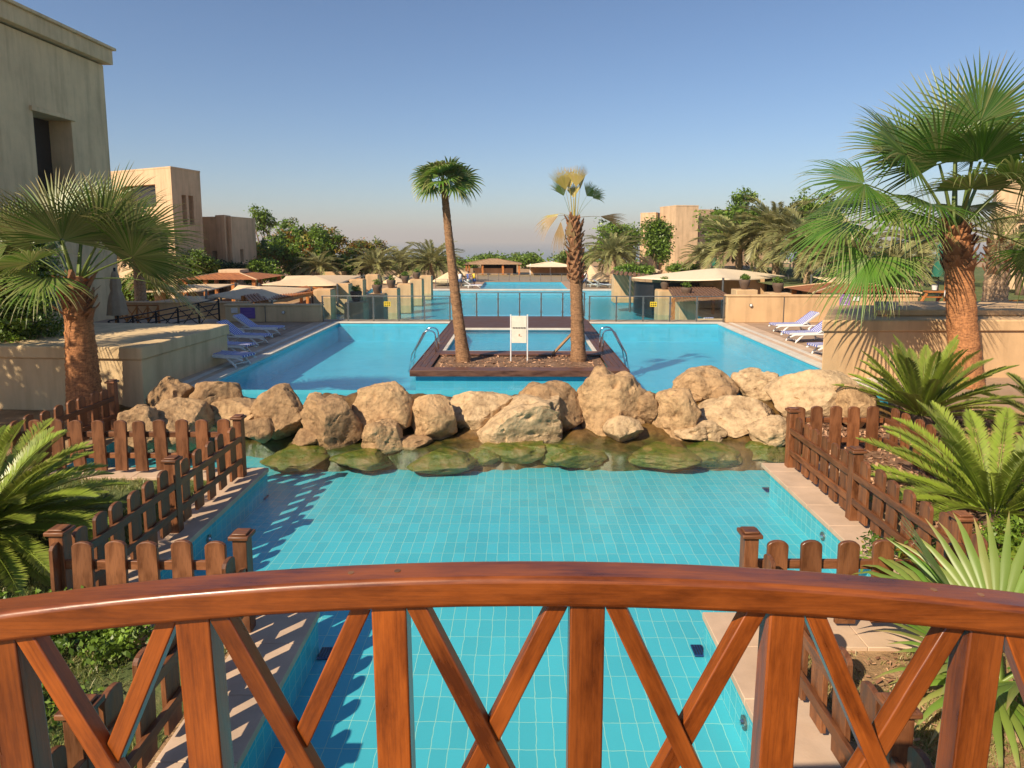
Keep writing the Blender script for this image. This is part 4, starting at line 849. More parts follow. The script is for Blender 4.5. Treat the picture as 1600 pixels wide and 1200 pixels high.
fan_palm((pL.x, 15.1, ZI - 0.05), topL.z - ZI + 0.05, 0.14, 0.075, 'tall slender palm with a small green crown on the left of the island', island_l, topL.z - ZI + 0.06, seed=4, lean=(topL.x - pL.x, 0), bend=-0.02, ring=0.14, rough=0.10, boots=14, bz=0.93, bootlen=0.10, name='fan_palm')
pR = P(905, 566, ZI - 0.05); topR = Q(897, 338, 15.2); hR = topR.z - ZI + 0.05
PIx = math.pi
lvR = [[2.9, 1.38, 0.62, 0.58, 17, 1.5, 0.1, 0.1, 0.9, 0.45, 0.25, 'fan_yellow'], [2.2, 1.45, 0.66, 0.55, 15, 1.2, 0.1, 0.15, 0.8, 0.7, 0.5, 'fan_yellow'], [0.2, 1.48, 0.60, 0.62, 13, 0.8, 0.05, 0.1, 0.9, 0.8, 0.6, 'fan_yellow'], [-1.4, 1.45, 0.66, 0.50, 13, 1.3, 0.05, 0.2, 0.3, 0.6, 0.5, 'fan_yellow'], [3.1, 1.25, 0.50, 0.50, 15, 1.6, 0.1, 0.3, 0.9, 0.3, 0.2, 'fan'],
       [0.1, 1.22, 0.52, 0.42, 15, 2.2, 0.3, 0.5, 0.9, 0.55, 0.25, 'fan'], [0.0, 0.98, 0.55, 0.38, 13, 1.9, 0.4, 0.6, 0.8, 0.45, 0.30, 'fan'], [-0.05, 0.10, 0.52, 0.62, 13, 0.8, 0.25, 0.35, 0.9, 0.35, 0.35, 'fan_dry'], [PIx, 0.35, 0.30, 0.62, 13, 0.9, 0.9, 0.9, 0.9, 0.3, 0.35, 'fan_dry'], [PIx + .3, 0.05, 0.28, 0.66, 13, 0.8, 1.5, 1.2, 0.7, 0.35, 0.4, 'fan_dry'],
       [PIx - .3, 0.55, 0.30, 0.6, 13, 0.9, 1.0, 0.9, 0.9, 0.5, 0.3, 'fan_yellow'], [-2.2, 0.0, 0.15, 0.6, 11, 0.7, 1.6, 1.0, 0.3, 0.2, 0.5, 'fan_dry'], [-0.4, -0.3, 0.12, 0.5, 11, 0.7, 1.4, 1.0, 0.4, 0.3, 0.55, 'fan_dry'], [1.57, 1.35, 0.45, 0.5, 13, 1.2, 0.2, 0.3, 0.2, 0.6, 0.4, 'fan_yellow']]
fan_palm((pR.x, 15.2, ZI - 0.05), hR, 0.155, 0.125, 'stouter palm with a sparse yellow half dry crown on the right of the island', lvR, hR - 0.02, seed=9, lean=(topR.x - pR.x, 0), ring=0.10, rough=0.10, boots=110, bz=0.55, bootlen=0.16, name='fan_palm')
# left big fan palm
a_ = Q(130, 600, 11.4); hub = Q(118, 432, 11.4); gz = 0.0
lv = []
for az, el, pet, rad, dr, td, tilt, tone in [(PIx * 0.80, 1.05, 1.1, 1.35, 0.2, 0.12, 0.9, 0.2), (PIx * 0.55, 1.3, 1.0, 1.3, 0.2, 0.15, 0.3, 0.3), (-0.35, 0.95, 0.85, 1.4, 0.3, 0.15, 0.8, 0.1), (-0.15, 0.45, 1.1, 1.35, 0.35, 0.3, 0.8, 0.25), (0.15, 0.75, 1.15, 1.3, 0.3, 0.3, 0.6, 0.3), (0.25, 0.1, 1.1, 1.1, 0.6, 0.6, 0.3, 0.5),
        (PIx, 0.65, 1.2, 1.35, 0.4, 0.3, 0.8, 0.3), (PIx * 1.1, 0.95, 0.8, 1.3, 0.3, 0.2, -0.8, 0.15), (-PIx * 0.42, 1.15, 0.75, 1.3, 0.2, 0.15, 0.1, 0.1), (-PIx * 0.62, 0.6, 0.7, 1.15, 0.5, 0.4, -0.3, 0.3), (PIx * 0.3, 1.0, 1.1, 1.3, 0.3, 0.3, 0.4, 0.35), (-PIx * 0.5, 0.25, 0.7, 1.0, 0.6, 0.8, 0.2, 0.45), (PIx * 0.85, 0.5, 1.0, 1.1, 0.5, 0.5, 0.6, 0.4), (0.5, 1.2, 1.1, 1.3, 0.2, 0.2, 0.6, 0.25), (PIx * .95, 1.2, .8, 1.2, .2, .2, -.7, .2)]:
    lv.append([az, el, pet, rad, 46, 3.7, dr, td + 0.22, tilt, tone + 0.12, 0.24])
fan_palm((a_.x, 11.4, gz), hub.z - gz, 0.285, 0.18, 'big fan palm with reddish fibrous trunk in front of the left planter wall', lv, hub.z - gz - 0.05, seed=21, trunkm='trunk_red', lean=(hub.x - a_.x, 0), ring=0.09, rough=0.09, boots=46, bz=0.72, bootlen=0.22, flare=1.2)
# right big fan palm
a_ = Q(1512, 590, 12.9); hub = Q(1494, 352, 12.9); gz = 0.2; lv = []
for az, el, pet, rad, dr, td, tilt, tone in [(1.3, 1.42, 1.55, 1.85, 0.1, 0.15, 0.1, 0.35), (-1.7, 1.25, 1.3, 1.5, 0.5, 0.9, 0.2, 0.45), (PIx * 1.08, 0.95, 1.75, 1.6, 0.35, 0.55, 0.8, 0.25), (PIx * 1.03, 0.55, 1.95, 1.5, 0.45, 0.8, 0.6, 0.4), (PIx * 0.95, 0.22, 1.9, 1.45, 0.6, 1.0, 0.4, 0.5), (PIx * 1.10, 0.42, 1.3, 1.4, 0.6, 1.0, 0.5, 0.7),
        (PIx * 1.05, -0.15, 1.75, 1.35, 0.7, 1.0, 0.3, 0.6), (PIx * 1.04, -0.35, 1.2, 1.1, 0.7, 0.9, 0.2, 0.5), (-1.9, 1.0, 0.9, 1.4, 0.6, 1.0, 0, 0.3), (-0.3, 0.95, 1.5, 1.5, 0.4, 0.7, 0.7, 0.35), (-0.3, 0.35, 1.6, 1.5, 0.7, 1.1, 0.5, 0.5), (0.4, 1.15, 1.7, 1.5, 0.3, 0.5, 0.4, 0.4), (PIx * 0.75, 1.15, 1.7, 1.5, 0.3, 0.5, 0.6, 0.35), (-0.6, 0.35, 1.2, 1.3, 0.7, 1.0, 0.2, 0.45),
        (-2.5, 0.55, 1.1, 1.25, 0.6, 0.9, 0.3, 0.35), (0.9, 0.5, 1.5, 1.4, 0.7, 1.0, 0, 0.3), (2.4, 0.5, 1.7, 1.4, 0.6, 0.9, 0.3, 0.3), (PIx * 1.15, 1.2, 1.3, 1.45, 0.3, 0.5, -0.6, 0.25), (-1.2, 0.9, 1.2, 1.4, 0.6, 0.9, 0.3, 0.5), (0.0, -0.1, 1.5, 1.3, 0.8, 1.0, 0.3, 0.5), (-1.5, 1.45, 1.9, 1.4, 0.1, 0.3, 0.3, 0.3)]:
    lv.append([az, el, pet, rad, 46, 3.7, dr, td, tilt, tone, 0.10])
fan_palm((a_.x, 12.9, gz), hub.z - gz, 0.29, 0.215, 'big fan palm with drooping leaves in front of the right planter wall', lv, hub.z - gz - 0.05, seed=33, trunkm='trunk_red', lean=(hub.x - a_.x, 0), ring=0.06, rough=0.05, boots=50, bz=0.74, bootlen=0.22, flare=1.25)
def feather_palm(loc, h, r0, r1, n, L, droop, nl, ll, lw, label, seed=1, group='date palms', e0=-0.2, e1=1.35, mt='date', tone=(0.2, 0.8), dry=0.1, cat='palm tree', boots=0, split=False, vang=0.45, rows=2, fwd=0.75):
    rg = random.Random(seed); th = empty('date_palm', loc, rg.uniform(0, 6), label, cat, group)
    palm_trunk(th, h, r0, r1, M['trunk_date'], seed=seed, ring=0.16, rough=0.14, boots=boots, bz=0.7); parts = []
    for i in range(n):
        t = (i + .5) / n; el = e1 + (e0 - e1) * t ** 0.85; az = i * 2.39996 + rg.uniform(-.2, .2); parts.append(pinnate((math.cos(az) * r1 * .5, math.sin(az) * r1 * .5, h - 0.03), az, el, L * rg.uniform(.85, 1.08), droop * rg.uniform(.7, 1.3) + 0.2 * (1 - t), nl, ll, lw, rg, vang, fwd, rg.uniform(*tone), dry * rg.uniform(0, 2) + (0.3 if t > 0.9 else 0), rows=rows, rw=0.02))
    V, Fq, T, D = merge(parts); npmesh('crown', V, Fq, M[mt], T, D, th); return th
p = Q(1552, 495, 17.5)
feather_palm((p.x, 17.5, 0.35), Q(1545, 375, 17.5).z - 0.35, 0.30, 0.25, 26, 2.0, 1.1, 34, 0.42, 0.035, 'date palm with pale scaled trunk right of the big right palm', seed=5, boots=30)
# cycads
def cycad(loc, n, L, label, seed, azr=None, e0=0.15, e1=1.25, droop=0.5, tone=(0.2, 0.8), nl=92, ll=0.17, lw=0.019, rw=0.012, tilt=None, caud=0.16, drop_y=0.6):
    rg = random.Random(seed); th = empty('cycad', loc, 0, label, 'cycad', 'cycads in the garden beds')
    b = MB(); b.tube([(0, 0, -0.05), (0, 0, 0.08), (0, 0, 0.18), (0, 0, 0.24)], [caud, caud * 1.1, caud * .9, caud * .4], 12); b.build('caudex', M['bark'], th, smooth=True)
    for i in range(n):
        t = (i + .5) / n; el = e1 + (e0 - e1) * t ** 0.9 + rg.uniform(-.08, .08); az = i * 2.39996 + rg.uniform(-.15, .15)
        if azr: az = azr[0] + (azr[1] - azr[0]) * ((i * 0.618) % 1)
        local_obj('frond', pinnate((math.cos(az) * caud * .4, math.sin(az) * caud * .4, 0.2), az, el, L * rg.uniform(.85, 1.1), droop * rg.uniform(.6, 1.3), nl, ll, lw, rg, 0.45, 0.55, rg.uniform(*tone), max(0, rg.gauss(0.05, .05)), start=0.14, stiff=0.04, rw=rw, taper=0.45), M['cycad'], th)
    return th
cycad(P(1438, 668, 0.12), 54, 1.38, 'large cycad with upright fronds in front of the right planter', 7, e0=0.30, e1=1.42, droop=0.35, tone=(0.25, 0.95), ll=0.15, lw=0.026)
cycad(P(1550, 830, -0.02), 46, 1.40, 'cycad spreading over the right picket fence', 8, e0=0.10, e1=1.3, droop=0.55, tone=(0.45, 1.0), ll=0.18, nl=92, lw=0.024)
cycad(P(1640, 690, 0.05), 26, 1.15, 'cycad half out of frame behind the right spreading cycad', 12, e0=0.10, e1=1.3, droop=0.55, tone=(0.3, 0.6))
cycad(P(-35, 865, 0.05), 92, 1.32, 'huge cycad with sunlit fronds at the left edge of the picture', 15, e0=-0.15, e1=1.25, droop=0.7, tone=(0.4, 1.0), ll=0.17, nl=92, lw=0.024)
# low fan palm at the bottom right
th = empty('fan_palm', P(1560, 1090, 0), 0, 'young bright green fan palm rising beside the railing on the right', 'palm plant'); rg = random.Random(41)
for az, el, pet, rad, dr, td, tilt, tone, sp in [(2.9, 1.15, 0.30, 1.0, 0.15, 0.12, 0.05, 0.6, 1.5), (3.3, 0.75, 0.25, 0.85, 0.3, 0.2, 0.2, 0.7, 1.6), (1.2, 1.2, 0.30, 1.0, 0.3, 0.2, 0, 0.5, 1.6), (-0.2, 0.8, 0.3, 1.0, 0.5, 0.4, 0, 0.5, 2.0), (-1.6, 0.7, 0.2, 0.8, 0.3, 0.2, 0, 0.6, 1.8), (2.1, 0.9, 0.4, 0.9, 0.5, 0.5, 0.2, 0.45, 1.6), (3.9, 0.45, 0.2, 0.8, 0.4, 0.5, 0.1, 0.6, 1.8)]:
    local_obj('frond', fan_leaf((0, 0, 0.12), az, el, pet, rad * 1.05, 14, sp * 1.1, rg, dr, tone, 0.16, td * 1.8, tilt, split=0.5), M['fan_near'], th)
# weeds, bushes and lawns
rs = np.random.RandomState(77)
def bush0(): pass
def bush(name, loc, lobes, label, cat, n, per, size, cr, mt, seed=1, group=None, dryp=0.02, shell=0.65):
    th = empty(name, loc, 0, label, cat, group); rg = random.Random(seed); rs_ = np.random.RandomState(seed); mb = MB()
    for l in lobes[:8]: tube_np(mb, (0, 0, 0), (l[0] * .8, l[1] * .8, l[2]), 0.03, 0.008, rg, 5)
    mb.build('stem', M['bark'], th, smooth=True); V, Fq, T, D = leaf_cloud(lobes, n, per, size, cr, rs_, dryp, shell); npmesh('foliage', V, Fq, M[mt], T, D, th); return th
h0 = Q(15, 500, 13.2)
bush('hedge', (h0.x - 0.4, 13.2, 1.15), [(0.2, 0, 0.75, 1.0, 0.9, 0.85), (-0.7, 0, 1.5, 1.2, 0.9, 1.1), (0.1, 0.2, 1.6, 1.0, 0.8, 0.8), (0.5, 0.1, 1.5, 0.7, 0.7, 0.7), (-0.5, 0, 2.0, 1.0, 0.8, 0.7), (0.6, -.1, 0.35, 0.8, 0.8, 0.6), (-1.6, .1, 0.9, 1.2, .9, 1.1), (0.75, 0, 1.0, 0.6, 0.6, 0.5)], 'dense dark green hedge on the left planter beside the palm', 'hedge', 760, 70, 0.042, 0.20, 'tree', 3)
bush('garden_shrub', P(150, 1010, 0) + Vector((0, 0, 0)), [(0, 0, 0.14, 0.5, 0.35, 0.2), (0.35, 0.1, 0.1, 0.4, 0.3, 0.16), (-0.5, 0, 0.16, 0.5, 0.3, 0.22)], 'low leafy weeds behind the railing at lower left', 'plant', 110, 34, 0.028, 0.10, 'tree', 5)
bush('garden_shrub', P(1490, 1060, 0), [(0, 0, 0.06, 0.22, 0.16, 0.08), (0.2, -0.2, 0.05, 0.2, 0.16, 0.07)], 'small round leaved weed on the bare ground at lower right', 'plant', 26, 8, 0.035, 0.08, 'fan_near', 6)
bush('garden_shrub', P(1500, 905, 0), [(0, 0, 0.16, 0.55, 0.4, 0.22), (0.7, 0.2, 0.2, 0.5, 0.4, 0.26), (-0.45, 0.35, 0.10, 0.35, 0.3, 0.14)], 'low dark groundcover under the right cycads', 'plant', 130, 34, 0.03, 0.11, 'tree', 8, dryp=.15)
bush('garden_shrub', P(60, 1120, 0), [(0, 0, 0.06, 0.35, 0.25, 0.09), (-.4, .2, .08, .3, .25, .1)], 'scattered weeds in the lawn at the lower left corner', 'plant', 60, 22, 0.022, 0.10, 'tree', 9)
def grass(name, n, regions, hgt, m, drymean, excl=()):
    pts = []
    ar = np.array([(r[1] - r[0]) * (r[3] - r[2]) * r[4] for r in regions]); cnt = (n * ar / ar.sum()).astype(int)
    for r, c in zip(regions, cnt): pts.append(np.stack([rs.uniform(r[0], r[1], c), rs.uniform(r[2], r[3], c)], 1))
    p = np.concatenate(pts); cl = np.array([mnoise.noise(Vector((x * 1.3, y * 1.3, 4))) + 0.5 * mnoise.noise(Vector((x * 5, y * 5, 4))) for x, y in p]); p = p[cl + rs.normal(0, .12, len(cl)) > -0.05]
    n = len(p); a = rs.uniform(0, 6.28, n); h = hgt * rs.uniform(0.4, 1.3, n); b = np.stack([p[:, 0], p[:, 1], np.full(n, -0.03)], 1); s_ = np.stack([np.cos(a), np.sin(a), np.zeros(n)], 1) * 0.004
    tip = b + np.stack([rs.normal(0, .5, n) * h, rs.normal(0, .5, n) * h, h], 1); mid = (b + tip) / 2 + np.array([0, 0, .15]) * h[:, None]
    V = np.stack([b - s_, b + s_, mid + s_ * .7, tip, mid - s_ * .7], 1).reshape(-1, 3); q = np.arange(n)[:, None] * 5; Fq = np.concatenate([q + np.array([0, 1, 2, 4]), q + np.array([4, 2, 3, 3])]) if False else np.concatenate([q + np.array([0, 1, 2]), q + np.array([0, 2, 4]), q + np.array([4, 2, 3])])
    T = np.repeat(np.clip(rs.normal(.5, .25, n), 0, 1), 5); D = np.repeat(np.clip(rs.normal(drymean, .3, n), 0, 1), 5); o = npmesh(name, V, Fq, M[m], T, D); o['kind'] = 'stuff'; return o
grass('lawn_grass', 70000, [(-7.4, -4.0, 5.0, 8.6, 1.3), (-5.6, -2.3, 1.6, 4.9, 1.6)], 0.055, 'grass', 0.15)
grass('dry_grass', 42000, [(2.15, 4.8, 2.2, 4.9, 1)], 0.035, 'grass', 0.62)
b = MB(); b.rect(-7.6, -4.0, 5.0, 8.58, -0.026); b.rect(-7.0, -2.3, -2, 4.9, -0.026); struct('lawn', b, M['lawn'])
b = MB(); nb = 22
V = []; Fq = []
for j in range(nb):
    for i in range(nb):
        x = 4.35 + 4.6 * i / (nb - 1); y = 5.3 + 7.3 * j / (nb - 1); e_ = min(i, nb - 1 - i, j, nb - 1 - j) / 4; V.append((x, y, -0.028 + min(1, e_) * (0.10 + 0.05 * mnoise.noise(Vector((x, y, 0))))))
for j in range(nb - 1):
    for i in range(nb - 1): Fq.append((j * nb + i, j * nb + i + 1, (j + 1) * nb + i + 1, (j + 1) * nb + i))
b.add(V, Fq); struct('mulch_bed', b, M['bed'], smooth=True)
def chips(name, n, x0, x1, y0, y1, z, size, m, d=0.0):
    p = np.stack([rs.uniform(x0, x1, n), rs.uniform(y0, y1, n), z + rs.uniform(0, .035, n)], 1); nr = rs.normal(size=(n, 3)) * .5 + np.array([0, 0, 1]); a = np.cross(nr, rs.normal(size=(n, 3))); a /= np.linalg.norm(a, axis=1)[:, None]; nr /= np.linalg.norm(nr, axis=1)[:, None]; bb = np.cross(nr, a); s_ = size * rs.uniform(.5, 1.4, n)[:, None]
    V = np.stack([p - a * s_ - bb * s_ * .4, p + a * s_ - bb * s_ * .3, p + a * s_ + bb * s_ * .35 + nr * s_ * .3, p - a * s_ + bb * s_ * .4], 1).reshape(-1, 3); o = npmesh(name, V, np.arange(n * 4).reshape(-1, 4), M[m], np.repeat(rs.uniform(0, 1, n), 4), None); o['kind'] = 'stuff'; return o
chips('mulch', 9000, 4.5, 8.7, 5.6, 12.3, 0.07, 0.035, 'mulch'); chips('bark_chips', 450, -1.85, 1.85, 14.2, 15.7, ZI - 0.05, 0.03, 'mulch')
chips('ground_litter', 2500, 2.15, 5.2, 1.9, 4.9, -0.028, 0.018, 'mulch')
for i, (px, py, r_, lb) in enumerate([(1340, 880, .13, 'pale round pebble at the foot of the right bed'), (1490, 1130, .10, 'pale stone lying in the dry grass at lower right'), (1585, 1150, .09, 'pinkish stone at the lower right corner'), (180, 622, .16, 'pale stone beside the left palm trunk'), (205, 615, .14, 'flat orange stone between the left palm and the boulders')]):
    bm = rock_mesh(200 + i, 3, 5); me = bpy.data.meshes.new('stone')
    for v in bm.verts: v.co = Vector((v.co.x * r_ * 1.4, v.co.y * r_, v.co.z * r_ * .7 - .01))
    bm.to_mesh(me); bm.free(); [setattr(p_, 'use_smooth', True) for p_ in me.polygons]; me.materials.append(M['rock_pale']); o = bpy.data.objects.new('stone', me); C.objects.link(o); o.location = P(px, py, 0) + Vector((0, 0, -0.03)); tag(o, lb, 'stone')

tree((-12.3, 7.4, 0), 5.8, [(0, 0, 4.4, 1.6, 1.5, 1.0), (1.1, .5, 4.0, 1.1, 1.0, .8), (-1.0, .4, 4.8, 1.1, 1.1, .8), (.3, -1.0, 4.7, 1.2, 1.1, .8), (.2, 1.2, 4.9, 1.0, 1.0, .7), (1.6, -.4, 4.7, .8, .8, .6)], 'unseen tree added beyond the left edge to cast dappled shade over the left planter', seed=91, nclump=230, per=40, size=0.085, cr=0.33, shell=.45)  # out of view, added for the shade it throws on the left planter
# ------------------------------------------------------------------ planters, walls, signs
def wallobj(th, name, mb, m, bev=0.02): return pch(mb.build(name, m, bevel=bev), th)
def planter(poly, zb, zt, label, m, lip=0.24):
    cx = sum(p[0] for p in poly) / len(poly); cy_ = sum(p[1] for p in poly) / len(poly); th = empty('planter', (cx, cy_, zb), 0, label, 'planter')
    ins = [(p[0] + (cx - p[0]) * 0.012, p[1] + (0.05 if p[1] < cy_ else -0.05)) for p in poly]
    b = MB(); b.prism(ins, zb, zt - lip); wallobj(th, 'wall', b, m); b = MB(); b.prism(poly, zt - lip, zt); wallobj(th, 'top_slab', b, m, 0.03); return th
planter([(-6.95, 12.0), (-6.8, 15.4), (-14.0, 15.9), (-14.0, 12.5)], -0.03, 1.22, 'broad flat khaki plaster planter left of the upper pool', M['plaster_dull'])
th = planter([(6.15, 13.5), (16.5, 13.75), (16.5, 16.9), (7.75, 16.6)], 0.0, 1.56, 'broad flat sand plaster planter right of the upper pool under the palm', M['plaster'])
b = MB(); b.prism([(7.6, 14.2), (16, 14.35), (16, 16.2), (8.6, 16.2)], 1.563, 1.70); wallobj(th, 'raised_step', b, M['plaster'], 0.03)
def screen_wall(x0, x1, y, zb, h, m, label, joints=()):
    th = empty('screen_wall', ((x0 + x1) / 2, y, zb), 0, label, 'wall'); b = MB(); b.box(((x0 + x1) / 2, y, zb + (h - .06) / 2), (x1 - x0, 0.22, h - .06)); wallobj(th, 'wall', b, m)
    b = MB(); b.box(((x0 + x1) / 2, y, zb + h - 0.03), (x1 - x0 + .05, 0.28, 0.06)); wallobj(th, 'coping', b, m, 0.012)
    for j in joints: b = MB(); b.box((j, y - .112, zb + h / 2 - 0.035), (0.03, 0.012, h - 0.07)); wallobj(th, 'joint_cover', b, M['steel'], 0)
    return th
wl = screen_wall(-10.2, -6.85, 22.9, 0.34, 0.62, M['plaster_dull'], 'shaded khaki wall with a purple sign behind the left loungers', [-8.8])
wr = screen_wall(7.1, 13.6, 22.9, 0.34, 0.96, M['plaster'], 'sunlit sand wall with a small violet sign behind the right loungers', [9.05])
def sign(px, py, w_, h_, Y, m, lb, lines=3, lm='white', name='sign'):
    c = Q(px, py, Y); t = empty(name, c, 0, lb, 'sign'); s_ = pxm(Y); b = MB(); b.box((0, 0, 0), (w_ * s_, 0.02, h_ * s_)); b.build('panel', M[m], t, bevel=0.003)
    b = MB()
    for k in range(lines): z = h_ * s_ * (0.28 - 0.56 * k / max(1, lines - 1)) if lines > 1 else 0; b.box((0, -0.0115, z), (w_ * s_ * (0.6 if k % 2 == 0 else 0.42), 0.003, h_ * s_ * 0.035))
    b.build('faded_lines', M[lm], t); return t
sign(387, 489, 23, 17, 22.77, 'purple', 'purple sign on the shaded wall behind the left loungers', 3, 'violet'); sign(366, 485, 10, 8, 22.77, 'white', 'small white sign beside the purple one on the left wall', 2, 'steel')
sign(1320, 470, 16, 20, 22.77, 'violet', 'small violet sign on the sunlit right wall', 3, 'white'); sign(1338, 466, 10, 8, 22.77, 'white', 'small white plate beside the violet sign on the right wall', 2, 'steel')
for px, py, lb in ((1173, 477, 'round wall light on the sunlit right wall'), (443, 488, 'round wall light on the shaded left wall')):
    t = empty('wall_light', Q(px, py, 22.77), 0, lb, 'light'); b = MB(); b.tube([(0, 0, 0), (0, -0.04, 0)], 0.055, 14); b.build('ring', M['steel'], t); b = MB(); b.tube([(0, -.04, 0), (0, -0.06, 0)], [0.045, 0.03], 14); b.build('lens', M['white'], t)
# ------------------------------------------------------------------ sun loungers
def lounger(loc, rz, back, label, group='striped loungers on the pool decks'):
    th = empty('sun_lounger', loc, rz, label, 'sun lounger', group); L = 1.62; W = 0.56; hs = 0.27
    for sy in (-1, 1):
        b = MB(); y = sy * W / 2; pts = [(0.0, y, hs - .02), (0.05, y, hs), (L * .9, y, hs), (L, y, hs - .06)]; b.tube(pts, [0.028, 0.034, 0.034, 0.024], 8); b.build('side_rail', M['white'], th, smooth=True)
        for x0, x1 in ((0.42, 0.34), (1.30, 1.40)):
            b = MB(); b.tube([(x0 - .14, y, hs - .02), (x0 - .04, y, hs - .10), (x1, y, 0.05), (x1 + .02, y, 0.0)], [0.04, 0.036, 0.028, 0.03], 8); b.build('leg', M['white'], th, smooth=True)
        b = MB(); b.tube([(0.30, y, hs), (0.50, y, hs + .10), (0.72, y, hs + .02)], 0.018, 6); b.build('armrest', M['white'], th, smooth=True)
    b = MB()
    for x in (0.36, 1.38): b.tube([(x, -W / 2, 0.1), (x, W / 2, 0.1)], 0.016, 6)
    b.build('crossbar', M['white'], th)
    b = MB()
    for k in range(9): b.box((0.62 + k * 0.11, 0, hs + 0.005), (0.075, W - .05, 0.018))
    b.build('slats', M['white'], th)
    c, s_ = math.cos(back), math.sin(back); mx = Matrix.Rotation(back, 4, 'Y')
    def cush(name, x0, x1, ang):
        b = MB(); n = 10; wv = []
        for i in range(n + 1):
            x = x0 + (x1 - x0) * i / n; wv.append((x, 0.022 * abs(math.sin(i * math.pi / 2.5 * 1.0)) * 0.5))
        V = []; U = []
        for x, dz in wv:
            d = x - 0.58; px_, pz = (0.58 + d * math.cos(ang), hs + 0.02 - d * math.sin(ang)) if ang else (x, hs + 0.02); nx_, nz = (math.sin(ang), math.cos(ang))
            for y in (-W / 2 + .02, W / 2 - .02): V.append((px_ + nx_ * 0.0, y, pz)); U.append(y)
            for y in (-W / 2 + .02, W / 2 - .02): V.append((px_ + nx_ * (0.05 + dz), y, pz + nz * (0.05 + dz)))
        for i in range(n):
            a = i * 4; q = a + 4
            for f in ((a, a + 1, q + 1, q), (a + 2, q + 2, q + 3, a + 3), (a, q, q + 2, a + 2), (a + 1, a + 3, q + 3, q + 1)):
                b.add([V[k] for k in f], [(0, 1, 2, 3)], [[(V[k][1] + .3, V[k][0]) for k in f]])
        for a in (0, n * 4): b.add([V[a], V[a + 1], V[a + 3], V[a + 2]], [(0, 1, 2, 3)], [[(V[k][1] + .3, V[k][2]) for k in (a, a + 1, a + 3, a + 2)]])
        return b.build(name, M['stripes'], th)
    cush('seat_cushion', 0.58, L, 0); cush('back_cushion', -0.16, 0.58, back)
    b = MB(); b.bar((0.58, 0, hs), (0.58 - 0.74 * c, 0, hs + 0.74 * s_), W - .06, 0.02); b.build('backrest', M['white'], th)
    th.scale = (0.84, 0.84, 0.84) if group.startswith('striped') else (0.9, 0.9, 0.9); return th
for px, py, rz, bk, lb in [(372, 524, -0.10, 0.60, 'striped lounger farthest back on the left deck, nearest the shaded wall'), (348, 537, -0.16, 0.62, 'second striped lounger on the left deck with raised back'), (318, 552, -0.22, 0.35, 'third striped lounger partly hidden behind the left planter corner'), (312, 568, -0.28, 0.35, 'nearest striped lounger behind the left planter corner')]:
    p = P(px, py, 0.352); lounger((p.x, p.y, 0.352), rz, bk, lb)
for px, py, rz, bk, lb in [(1272, 519, PIx + 0.12, 0.62, 'striped lounger farthest back on the right deck by the sand wall'), (1297, 533, PIx + 0.16, 0.62, 'second striped lounger on the right deck with white frame showing'), (1345, 553, PIx + 0.2, 0.4, 'nearest right lounger of which only the foot end shows past the planter')]:
    p = P(px, py, 0.352); lounger((p.x, p.y, 0.352), rz, bk, lb)
# ------------------------------------------------------------------ pot piers of the second pool
def pot(loc, s_, label, full=True):
    t = empty('potted_shrub', loc, 0, label, 'potted plant', 'clay pots on the pool piers'); b = MB(); b.tube([(0, 0, 0), (0, 0, 0.05 * s_), (0, 0, 0.30 * s_), (0, 0, 0.42 * s_), (0, 0, 0.46 * s_)], [0.15 * s_, 0.17 * s_, 0.25 * s_, 0.27 * s_, 0.24 * s_], 14); b.build('pot', M['pot'], t, smooth='auto')
    rs_ = np.random.RandomState(int(abs(loc[0] * 100)) % 999); V, Fq, T, D = leaf_cloud([(0, 0, 0.56 * s_, 0.20 * s_, 0.20 * s_, 0.17 * s_)], 40, 14, 0.035, 0.07, rs_); npmesh('shrub', V, Fq, M['tree'], T, D, t)
LW = ['nearest', 'second', 'third', 'fourth', 'fifth', 'sixth', 'seventh']
def pier(x, y, zt, w_, label, pot_s=0, potlabel=''):
    t = empty('pool_pier', (x, y, -1.4), 0, label, 'pier', 'plaster piers in the second pool'); b = MB(); b.box((0, 0, (zt + 1.4) / 2), (w_, 1.05, zt + 1.4)); b.build('block', M['plaster'], t, bevel=0.02); b = MB(); b.box((0, 0, zt + 1.425), (w_ - .06, 0.95, 0.05)); b.build('cap', M['plaster'], t, bevel=0.01)
    if pot_s: pot((x, y, zt + 0.05), pot_s, potlabel)
for i, (px, y) in enumerate([(557, 29.5), (590, 33.8), (612, 37.7), (634, 41.8), (652, 46.4), (667, 51.0)]):
    x = Q(px, 480, y).x; pier(x, y, 0.38, 0.85, f'{LW[i]} plaster pier of the row left of the second pool', 1.0 if i < 5 else 0, f'clay pot on the {LW[i]} pier of the left row')
for i, (px, y) in enumerate([(508, 36.8), (537, 41.4), (560, 45.8), (584, 52.0)]):
    x = Q(px, 480, y).x; pier(x, y, 0.40, 0.95, f'{LW[i]} plaster pier of the outer left row beside the sails')
for i, (px, y) in enumerate([(1072, 32.0), (1038, 36.8)]):
    x = Q(px, 480, y).x; pier(x, y, 0.38, 0.9, f'{LW[i]} plaster pier right of the second pool', 1.0, f'clay pot on the {LW[i]} right pier')
for px, py, y, lb in [(1163, 452, 27, 'clay pot on a pedestal above the right sand wall'), (1215, 457, 27, 'low clay pot above the right sand wall')]:
    p = Q(px, py, y); t = empty('pot_pedestal', (p.x, y, -0.9), 0, lb.replace('clay pot', 'plaster pedestal under the pot').replace(' on a pedestal', '').replace('low ', 'low '), 'pedestal'); b = MB(); b.box((0, 0, (p.z + .9) / 2), (0.85, 0.7, p.z + .9)); b.build('block', M['plaster'], t, bevel=0.02); pot((p.x, y, p.z), 0.85, lb)
